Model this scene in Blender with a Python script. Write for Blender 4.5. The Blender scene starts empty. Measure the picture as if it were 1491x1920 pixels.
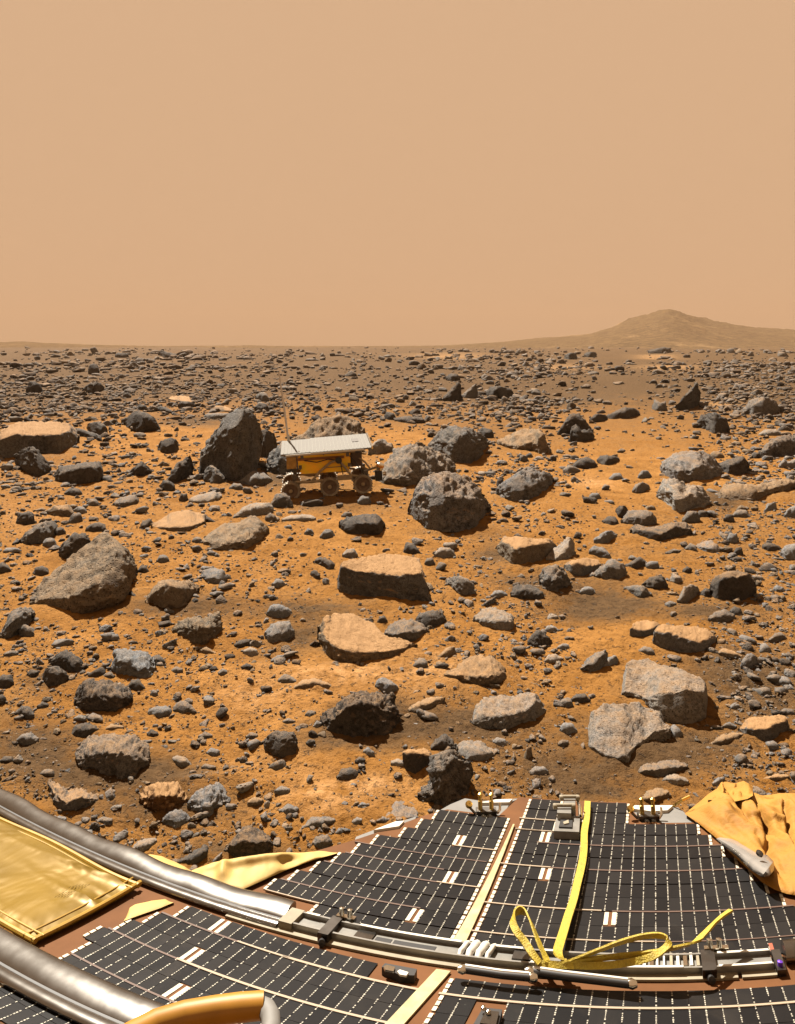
import bpy, bmesh, math, random
import numpy as np
from mathutils import Vector, Matrix

# ------------------------------------------------------------------ camera, world, sun, exposure
F, CX, HV, CAMH = 1420.0, 745.5, 648.0, 1.1      # focal length and horizon row, camera height
scene = bpy.context.scene
col = scene.collection
cam_data = bpy.data.cameras.new("camera")
cam_data.sensor_fit = 'HORIZONTAL'
cam_data.sensor_width = 36.0
cam_data.lens = F / 1491.0 * 36.0
cam_data.shift_y = -(960.0 - HV) / 1491.0
cam_data.clip_start = 0.02
cam_data.clip_end = 8000.0
cam = bpy.data.objects.new("camera", cam_data)
col.objects.link(cam)
cam.location = (0, 0, CAMH)
cam.rotation_euler = (math.radians(90), 0, 0)
scene.camera = cam

world = bpy.data.worlds.new("World")
scene.world = world
world.use_nodes = True
wn, wl = world.node_tree.nodes, world.node_tree.links
wn.clear()
w_out = wn.new("ShaderNodeOutputWorld")
w_bg = wn.new("ShaderNodeBackground")
w_geo = wn.new("ShaderNodeTexCoord")
w_sep = wn.new("ShaderNodeSeparateXYZ")
w_ramp = wn.new("ShaderNodeValToRGB")
w_ramp.color_ramp.elements[0].position = 0.0
w_ramp.color_ramp.elements[0].color = (0.672, 0.423, 0.246, 1)
w_ramp.color_ramp.elements[1].position = 0.5
w_ramp.color_ramp.elements[1].color = (0.690, 0.440, 0.262, 1)
wl.new(w_geo.outputs["Generated"], w_sep.inputs[0])
wl.new(w_sep.outputs[2], w_ramp.inputs[0])
wl.new(w_ramp.outputs[0], w_bg.inputs[0])
w_bg.inputs[1].default_value = 0.2588
wl.new(w_bg.outputs[0], w_out.inputs[0])

SUN_DIR = Vector((-0.30, 0.60, 0.88)).normalized()   # towards the sun: high, behind the rocks, slightly left
sun_data = bpy.data.lights.new("sun", 'SUN')
sun_data.energy = 5.0
sun_data.angle = math.radians(0.5)
sun_data.color = (1.0, 0.93, 0.82)
sun = bpy.data.objects.new("sun", sun_data)
col.objects.link(sun)
sun.rotation_euler = SUN_DIR.to_track_quat('Z', 'Y').to_euler()

scene.view_settings.view_transform = 'Standard'
scene.view_settings.look = 'None'
scene.view_settings.gamma = 1.0
scene.view_settings.exposure = 1.95
scene.view_settings.use_curve_mapping = False
scene.cycles.max_bounces = 6
scene.cycles.use_denoising = True

# ------------------------------------------------------------------ helpers
rng = np.random.default_rng(11)
random.seed(5)


def noise3(p, seed=0):
    """Gradient noise at points p (n,3), about -1..1."""
    p = np.asarray(p, dtype=np.float64) + seed * 17.13
    i = np.floor(p).astype(np.int64)
    f = p - i
    u = f * f * f * (f * (f * 6 - 15) + 10)
    out = np.zeros(len(p))
    for dx in (0, 1):
        wx = u[:, 0] if dx else 1 - u[:, 0]
        for dy in (0, 1):
            wy = u[:, 1] if dy else 1 - u[:, 1]
            for dz in (0, 1):
                wz = u[:, 2] if dz else 1 - u[:, 2]
                h = ((i[:, 0] + dx) * 374761393 + (i[:, 1] + dy) * 668265263 + (i[:, 2] + dz) * 2147483647 + seed * 974711) & 0xFFFFFFFF
                h = ((h ^ (h >> 13)) * 1274126177) & 0xFFFFFFFF
                h = h ^ (h >> 16)
                a = (h & 1023) / 1023.0 * 2 * np.pi
                c = ((h >> 10) & 1023) / 1023.0 * 2 - 1
                s = np.sqrt(np.maximum(0, 1 - c * c))
                g = s * np.cos(a) * (f[:, 0] - dx) + s * np.sin(a) * (f[:, 1] - dy) + c * (f[:, 2] - dz)
                out += wx * wy * wz * g
    return out * 1.6


def fbm(p, octaves=4, seed=0, gain=0.5, ridged=False):
    out = np.zeros(len(p))
    amp, fr = 1.0, 1.0
    for k in range(octaves):
        n = noise3(np.asarray(p) * fr, seed + k * 3)
        out += amp * ((1 - 2 * np.abs(n)) if ridged else n)
        amp *= gain
        fr *= 2.03
    return out


def smooth(a, b, x):
    t = np.clip((x - a) / (b - a), 0, 1)
    return t * t * (3 - 2 * t)


def raw_mesh(name, verts, faces, smooth_shade=True):
    me = bpy.data.meshes.new(name)
    verts = np.asarray(verts, dtype=np.float32).reshape(-1, 3)
    if isinstance(faces, np.ndarray):
        nf, k = faces.shape
        me.vertices.add(len(verts))
        me.vertices.foreach_set("co", verts.ravel())
        me.loops.add(nf * k)
        me.loops.foreach_set("vertex_index", faces.astype(np.int32).ravel())
        me.polygons.add(nf)
        me.polygons.foreach_set("loop_start", np.arange(0, nf * k, k, dtype=np.int32))
        me.polygons.foreach_set("loop_total", np.full(nf, k, dtype=np.int32))
        me.update(calc_edges=True)
        me.validate()
    else:
        me.from_pydata([tuple(map(float, v)) for v in verts], [], faces)
        me.update()
    if smooth_shade:
        me.polygons.foreach_set("use_smooth", np.ones(len(me.polygons), dtype=bool))
    return me


def link(name, me, mat=None, parent=None):
    o = bpy.data.objects.new(name, me)
    col.objects.link(o)
    if mat is not None and me is not None and len(me.materials) == 0:
        me.materials.append(mat)
    if parent is not None:
        o.parent = parent
    return o


def tag(o, label=None, cat=None, group=None, kind=None):
    if label:
        o['label'] = label
    if cat:
        o['category'] = cat
    if group:
        o['group'] = group
    if kind:
        o['kind'] = kind
    return o


def empty(name, loc=(0, 0, 0)):
    o = bpy.data.objects.new(name, None)
    o.empty_display_size = 0.05
    col.objects.link(o)
    o.location = loc
    return o


class MB:
    """Collects pieces of ONE part."""
    def __init__(self):
        self.v, self.f = [], []

    def quads(self, pts, faces):
        b = len(self.v)
        self.v += [tuple(p) for p in pts]
        self.f += [tuple(b + i for i in f) for f in faces]

    def box(self, c, s, rot=None, bevel=0):
        x, y, z = s[0] / 2, s[1] / 2, s[2] / 2
        P = [Vector((a * x, b * y, d * z)) for a in (-1, 1) for b in (-1, 1) for d in (-1, 1)]
        if rot is not None:
            P = [rot @ p for p in P]
        P = [p + Vector(c) for p in P]
        self.quads(P, [(0, 1, 3, 2), (4, 6, 7, 5), (0, 4, 5, 1), (2, 3, 7, 6), (0, 2, 6, 4), (1, 5, 7, 3)])

    def tube(self, pts, r, n=8, cap=True):
        pts = [Vector(p) for p in pts]
        rs = r if isinstance(r, (list, tuple)) else [r] * len(pts)
        rings = []
        up = Vector((0.123, 0.2, 1)).normalized()
        for i, p in enumerate(pts):
            t = (pts[min(i + 1, len(pts) - 1)] - pts[max(i - 1, 0)]).normalized()
            a = t.cross(up)
            if a.length < 1e-3:
                a = t.cross(Vector((1, 0, 0)))
            a.normalize()
            b = a.cross(t).normalized()
            rings.append([p + (a * math.cos(q) + b * math.sin(q)) * rs[i] for q in [2 * math.pi * k / n for k in range(n)]])
        base = len(self.v)
        for rg in rings:
            self.v += [tuple(p) for p in rg]
        for i in range(len(rings) - 1):
            for k in range(n):
                k2 = (k + 1) % n
                self.f.append((base + i * n + k, base + i * n + k2, base + (i + 1) * n + k2, base + (i + 1) * n + k))
        if cap:
            self.f.append(tuple(base + k for k in range(n))[::-1])
            self.f.append(tuple(base + (len(rings) - 1) * n + k for k in range(n)))

    def lathe(self, prof, c, axis, n=24):
        """prof: (radius, along) pairs turned about an axis through c."""
        ax = Vector(axis).normalized()
        a = ax.cross(Vector((0, 0, 1)))
        if a.length < 1e-3:
            a = ax.cross(Vector((1, 0, 0)))
        a.normalize()
        b = ax.cross(a)
        base = len(self.v)
        for r, h in prof:
            for k in range(n):
                q = 2 * math.pi * k / n
                self.v.append(tuple(Vector(c) + ax * h + (a * math.cos(q) + b * math.sin(q)) * r))
        for i in range(len(prof) - 1):
            for k in range(n):
                k2 = (k + 1) % n
                self.f.append((base + i * n + k, base + i * n + k2, base + (i + 1) * n + k2, base + (i + 1) * n + k))

    def build(self, name, mat, parent=None, smooth_shade=False):
        me = raw_mesh(name, self.v, self.f, False)
        bm = bmesh.new()
        bm.from_mesh(me)
        bmesh.ops.recalc_face_normals(bm, faces=bm.faces)
        bm.to_mesh(me)
        bm.free()
        if smooth_shade:
            me.polygons.foreach_set("use_smooth", np.ones(len(me.polygons), dtype=bool))
            me.set_sharp_from_angle(angle=math.radians(40))
        return link(name, me, mat, parent)


# ------------------------------------------------------------------ materials
ALB = 0.63                                        # one reflectance scale for every surface, set with the exposure


class NT:
    def __init__(self, name):
        self.m = bpy.data.materials.new(name)
        self.m.use_nodes = True
        self.n, self.l = self.m.node_tree.nodes, self.m.node_tree.links
        self.n.clear()
        self.out = self.n.new("ShaderNodeOutputMaterial")
        self.b = self.n.new("ShaderNodeBsdfPrincipled")
        self.l.new(self.b.outputs[0], self.out.inputs[0])
        self.x = None

    def coords(self, kind="Object"):
        t = self.n.new("ShaderNodeTexCoord")
        return t.outputs[kind]

    def pos(self):
        return self.n.new("ShaderNodeNewGeometry").outputs["Position"]

    def noise(self, vec, scale, detail=4, rough=0.55, dist=0.0):
        t = self.n.new("ShaderNodeTexNoise")
        t.inputs["Scale"].default_value = scale
        t.inputs["Detail"].default_value = detail
        t.inputs["Roughness"].default_value = rough
        t.inputs["Distortion"].default_value = dist
        self.l.new(vec, t.inputs["Vector"])
        return t.outputs["Fac"]

    def voro(self, vec, scale, feature='F1'):
        t = self.n.new("ShaderNodeTexVoronoi")
        t.feature = feature
        t.inputs["Scale"].default_value = scale
        self.l.new(vec, t.inputs["Vector"])
        return t.outputs["Distance"]

    def ramp(self, fac, a, b, ca=(0, 0, 0, 1), cb=(1, 1, 1, 1)):
        t = self.n.new("ShaderNodeValToRGB")
        t.color_ramp.elements[0].position = a
        t.color_ramp.elements[1].position = b
        t.color_ramp.elements[0].color = ca
        t.color_ramp.elements[1].color = cb
        self.l.new(fac, t.inputs[0])
        return t.outputs[0]

    def math(self, op, a, b=None, clamp=False):
        t = self.n.new("ShaderNodeMath")
        t.operation = op
        t.use_clamp = clamp
        for i, v in enumerate((a, b)):
            if v is None:
                continue
            if isinstance(v, (int, float)):
                t.inputs[i].default_value = v
            else:
                self.l.new(v, t.inputs[i])
        return t.outputs[0]

    def mix(self, fac, a, b, blend='MIX'):
        t = self.n.new("ShaderNodeMix")
        t.data_type = 'RGBA'
        t.blend_type = blend
        for sock, v in ((t.inputs[0], fac), (t.inputs[6], a), (t.inputs[7], b)):
            if isinstance(v, (int, float)):
                sock.default_value = v
            elif isinstance(v, tuple):
                sock.default_value = v if len(v) == 4 else (*v, 1)
            else:
                self.l.new(v, sock)
        return t.outputs[2]

    def bump(self, height, strength, dist, prev=None):
        t = self.n.new("ShaderNodeBump")
        t.inputs["Strength"].default_value = strength
        t.inputs["Distance"].default_value = dist
        self.l.new(height, t.inputs["Height"])
        if prev is not None:
            self.l.new(prev, t.inputs["Normal"])
        return t.outputs[0]

    def attr(self, name):
        t = self.n.new("ShaderNodeAttribute")
        t.attribute_name = name
        return t

    def set(self, **kw):
        m = kw.get('metal', 0)
        if 'color' in kw and not (isinstance(m, (int, float)) and m > 0.5):
            c = kw['color']
            kw['color'] = tuple(x * ALB for x in c[:3]) if isinstance(c, tuple) else self.mix(1.0, c, (ALB, ALB, ALB), 'MULTIPLY')
        for k, v in kw.items():
            s = self.b.inputs[{'color': "Base Color", 'rough': "Roughness", 'metal': "Metallic", 'normal': "Normal", 'spec': "Specular IOR Level",
                               'coat': "Coat Weight", 'sheen': "Sheen Weight"}[k]]
            if isinstance(v, (int, float)):
                s.default_value = v
            elif isinstance(v, tuple):
                s.default_value = v if len(v) == 4 else (*v, 1)
            else:
                self.l.new(v, s)
        return self.m


DUST = (0.285, 0.145, 0.052)


def rock_material(name, source):
    t = NT(name)
    P = t.pos()
    if source == 'object':
        oi = t.n.new("ShaderNodeObjectInfo")
        base, dust = oi.outputs["Color"], oi.outputs["Alpha"]
        ts = t.n.new("ShaderNodeAttribute")
        ts.attribute_type = 'OBJECT'
        ts.attribute_name = "grain_scale"
        vm = t.n.new("ShaderNodeVectorMath")
        vm.operation = 'MULTIPLY'
        t.l.new(P, vm.inputs[0])
        cx = t.n.new("ShaderNodeCombineXYZ")
        for k in range(3):
            t.l.new(ts.outputs["Fac"], cx.inputs[k])
        t.l.new(cx.outputs[0], vm.inputs[1])
        P = vm.outputs[0]
    else:
        a = t.attr("tone")
        base, dust = a.outputs["Color"], a.outputs["Alpha"]
    n1 = t.noise(P, 9, 5, 0.6)
    n2 = t.noise(P, 36, 7, 0.72)
    n3 = t.noise(P, 150, 4, 0.75)
    # mineral mottling
    c = t.mix(t.ramp(t.math('ADD', t.math('MULTIPLY', n2, 0.6), t.math('MULTIPLY', n3, 0.4)), 0.38, 0.62), t.mix(1.0, base, (0.36, 0.34, 0.32), 'MULTIPLY'), t.mix(1.0, base, (1.72, 1.72, 1.70), 'MULTIPLY'))
    c = t.mix(t.ramp(n1, 0.40, 0.70), c, t.mix(1.0, base, (1.16, 1.07, 0.94), 'MULTIPLY'))
    v = t.voro(P, 95)
    pits = t.ramp(v, 0.14, 0.36)
    c = t.mix(t.math('MULTIPLY', t.math('SUBTRACT', 1.0, pits), t.ramp(n2, 0.40, 0.55)), c, t.mix(1.0, base, (0.26, 0.24, 0.22), 'MULTIPLY'))
    # wind-blown dust that settles on faces that look up
    g = t.n.new("ShaderNodeNewGeometry")
    s = t.n.new("ShaderNodeSeparateXYZ")
    t.l.new(g.outputs["Normal"], s.inputs[0])
    up = t.ramp(s.outputs[2], 0.45, 0.95)
    dn = t.ramp(t.math('ADD', t.math('MULTIPLY', n1, 0.55), t.math('MULTIPLY', n2, 0.45)), 0.30, 0.62)
    amt = t.math('ADD', t.math('MULTIPLY', dust, 1.2), t.math('MULTIPLY', t.math('SUBTRACT', dn, 0.5), 0.7))
    f = t.math('MULTIPLY', up, amt, clamp=True)
    f = t.math('MULTIPLY', f, t.ramp(dust, 0.0, 0.12), clamp=True)
    c = t.mix(f, c, t.mix(n3, DUST, (0.43, 0.265, 0.130)))
    h = t.math('ADD', t.math('MULTIPLY', n2, 1.2), t.math('MULTIPLY', pits, 0.5))
    h = t.math('ADD', h, t.math('MULTIPLY', n3, 0.45))
    nb = t.bump(h, 0.9, 0.012)
    if source == 'object':
        dn = nb.node.inputs["Distance"]
        t.l.new(t.math('DIVIDE', 0.016, ts.outputs["Fac"]), dn)
    t.set(color=c, rough=0.93, spec=0.15, normal=nb)
    return t.m


M_ROCK = rock_material("rock_surface", 'object')
M_RUBBLE = rock_material("rubble_surface", 'attribute')


def ground_material():
    t = NT("red_soil")
    P = t.pos()
    a = t.attr("drift").outputs["Fac"]
    cr = t.attr("crust").outputs["Fac"]
    n0 = t.noise(P, 0.16, 5, 0.6)
    n4 = t.noise(P, 0.035, 5, 0.6)
    n1 = t.noise(P, 4.5, 7, 0.66, 0.5)
    n2 = t.noise(P, 24, 7, 0.7)
    n3 = t.noise(P, 150, 4, 0.75)
    orange = t.mix(t.ramp(n1, 0.35, 0.68), (0.232, 0.103, 0.0215), (0.380, 0.182, 0.049))
    brown = t.mix(t.ramp(n2, 0.35, 0.65), (0.080, 0.046, 0.0205), (0.135, 0.078, 0.035))
    f = t.math('ADD', a, t.math('MULTIPLY', t.math('SUBTRACT', t.math('ADD', t.math('MULTIPLY', n1, 0.75), t.math('MULTIPLY', n2, 0.45)), 0.6), 1.7))
    f = t.math('ADD', f, t.math('MULTIPLY', t.math('SUBTRACT', t.math('ADD', n0, n4), 1.0), 1.1))
    f = t.ramp(f, 0.18, 0.82)
    c = t.mix(f, orange, brown)
    c = t.mix(t.math('MULTIPLY', cr, t.ramp(n2, 0.35, 0.62)), c, (0.54, 0.30, 0.125))
    # grains and grit
    sp = t.ramp(t.noise(P, 60, 4, 0.65), 0.57, 0.66)
    c = t.mix(t.math('MULTIPLY', sp, 0.55), c, (0.062, 0.046, 0.033))
    c = t.mix(t.math('MULTIPLY', t.ramp(n3, 0.45, 0.75), 0.35), c, t.mix(1.0, c, (0.55, 0.5, 0.45), 'MULTIPLY'))
    h = t.math('ADD', t.math('MULTIPLY', n2, 1.0), t.math('MULTIPLY', n3, 0.3))
    h = t.math('ADD', h, t.math('MULTIPLY', sp, 0.25))
    nb = t.bump(h, 1.0, 0.020)
    t.set(color=c, rough=0.97, spec=0.05, normal=nb)
    return t.m


M_GROUND = ground_material()


def hill_material():
    t = NT("hill_soil")
    P = t.pos()
    n1 = t.noise(P, 0.025, 6, 0.65, 0.4)
    n2 = t.noise(P, 0.2, 6, 0.75)
    n3 = t.noise(P, 0.6, 4, 0.75)
    c = t.mix(t.ramp(n2, 0.40, 0.64), (0.100, 0.066, 0.036), (0.205, 0.128, 0.062))
    c = t.mix(t.math('MULTIPLY', t.ramp(n1, 0.56, 0.68), 0.7), c, (0.36, 0.225, 0.11))
    c = t.mix(t.math('MULTIPLY', t.ramp(n3, 0.52, 0.62), 0.75), c, (0.050, 0.038, 0.029))
    t.set(color=c, rough=1.0, spec=0.0, normal=t.bump(n2, 0.7, 2.5))
    return t.m


def plain(name, color, rough=0.6, metal=0.0, nscale=0, namp=0.25, bump=0.0, bscale=60, spec=0.4):
    t = NT(name)
    c = color
    if nscale:
        n = t.noise(t.pos(), nscale, 5, 0.6)
        lo = tuple(max(0, x * (1 - namp)) for x in color)
        hi = tuple(min(1, x * (1 + namp)) for x in color)
        c = t.mix(t.ramp(n, 0.3, 0.7), lo, hi)
    kw = dict(color=c, rough=rough, metal=metal, spec=spec)
    if bump:
        kw['normal'] = t.bump(t.noise(t.pos(), bscale, 4), bump, 0.004)
    t.set(**kw)
    return t.m


def cell_material():
    t = NT("solar_cell_glass")
    oi = t.n.new("ShaderNodeObjectInfo")
    P = t.pos()
    c = t.mix(oi.outputs["Random"], (0.0050, 0.0048, 0.0054), (0.0150, 0.0140, 0.0138))
    dust = t.ramp(t.noise(P, 11, 6, 0.62, 0.6), 0.55, 0.85)
    c = t.mix(t.math('MULTIPLY', dust, 0.18), c, (0.11, 0.088, 0.066))
    t.set(color=c, rough=0.45, spec=0.09, normal=t.bump(t.noise(P, 300, 2), 0.06, 0.002))
    return t.m


M_CELL = cell_material()
M_SUBSTRATE = plain("brown_kapton", (0.130, 0.054, 0.019), 0.75, 0, 9, 0.22, spec=0.1)
M_TICK = plain("silver_white_interconnect", (0.40, 0.37, 0.30), 0.4, 0.15, 160, 0.5)
M_BAR = plain("white_bar_metal", (0.66, 0.60, 0.47), 0.35, 0.15, 120, 0.3)
M_WIRE = plain("white_wire", (0.34, 0.26, 0.18), 0.5)
M_TRACE = plain("brown_trace", (0.085, 0.042, 0.024), 0.6)
M_BUS = plain("pale_ribbon_cable", (0.62, 0.53, 0.30), 0.3, 0.35, 40, 0.25)
M_CREAM = plain("cream_insulation", (0.27, 0.225, 0.15), 0.7, 0, 30, 0.2)
M_METAL = None


def metal_material(name, color, rough, streak=0.25):
    t = NT(name)
    n = t.noise(t.pos(), 26, 5, 0.6)
    c = t.mix(n, tuple(x * 0.72 for x in color), color)
    r = t.math('ADD', rough - streak * 0.5, t.math('MULTIPLY', n, streak))
    t.set(color=c, rough=r, metal=1.0, normal=t.bump(t.noise(t.pos(), 7, 3), 0.12, 0.02))
    return t.m


M_METAL = metal_material("bare_aluminium", (0.20, 0.19, 0.175), 0.235, 0.11)
M_RAIL = plain("satin_rail_metal", (0.20, 0.19, 0.17), 0.38, 0.55, 30, 0.2)
M_DARKMETAL = metal_material("dark_metal", (0.10, 0.09, 0.08), 0.38)
M_CHROME = metal_material("polished_metal", (0.72, 0.68, 0.58), 0.16, 0.1)
M_GOLDMETAL = metal_material("gold_fitting", (0.62, 0.42, 0.12), 0.28, 0.1)
M_GREYPLATE = plain("grey_painted_plate", (0.155, 0.145, 0.13), 0.65, 0, 14, 0.12)
M_WHITE = plain("white_sleeve", (0.62, 0.58, 0.50), 0.45)
M_BLACK = plain("black_fitting", (0.018, 0.016, 0.015), 0.5)


def foil_material():
    t = NT("gold_foil")
    P = t.pos()
    n = t.noise(P, 5, 4, 0.5, 0.4)
    c = t.mix(t.ramp(n, 0.35, 0.68), (0.150, 0.088, 0.006), (0.245, 0.148, 0.018))
    hb = t.noise(P, 7, 3, 0.5, 0.6)
    t.set(color=c, rough=0.42, metal=0.25, spec=0.2, normal=t.bump(hb, 0.45, 0.03))
    return t.m


M_FOIL = foil_material()
M_HEM = plain("gold_hem_tape", (0.33, 0.185, 0.008), 0.5, 0.1, 30, 0.2)


def airbag_material():
    t = NT("airbag_cloth")
    P = t.pos()
    n = t.noise(P, 8, 5, 0.6, 0.5)
    c = t.mix(t.ramp(n, 0.3, 0.7), (0.285, 0.122, 0.0115), (0.39, 0.19, 0.024))
    n2 = t.noise(P, 120, 3, 0.6)
    t.set(color=c, rough=0.75, spec=0.25, normal=t.bump(t.noise(P, 26, 5, 0.6, 1.2), 0.4, 0.014))
    return t.m


M_AIRBAG = airbag_material()
M_AIRBAG_PALE = plain("pale_airbag_cloth", (0.47, 0.31, 0.085), 0.7, 0, 12, 0.15, 0.2, 40)
M_YELLOW = plain("yellow_webbing", (0.43, 0.315, 0.018), 0.6, 0, 110, 0.26, 0.5, 420)
M_ORANGE = plain("orange_gold_kapton", (0.36, 0.16, 0.008), 0.45, 0.05, 20, 0.15)
M_ARM = plain("tan_rover_metal", (0.36, 0.27, 0.16), 0.5, 0.1, 40, 0.25)
M_WHEEL = plain("dusty_wheel_metal", (0.29, 0.23, 0.16), 0.6, 0.1, 40, 0.35)
M_HUB = plain("brown_wheel_disc", (0.20, 0.125, 0.075), 0.7, 0, 40, 0.3)
M_RPANEL = plain("pale_rover_cells", (0.225, 0.212, 0.19), 0.75, 0, 60, 0.06, spec=0.05)
M_RTICK = plain("white_panel_seam", (0.29, 0.275, 0.245), 0.8, spec=0.05)
M_INK = plain("grey_ink", (0.17, 0.12, 0.05), 0.7)

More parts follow.
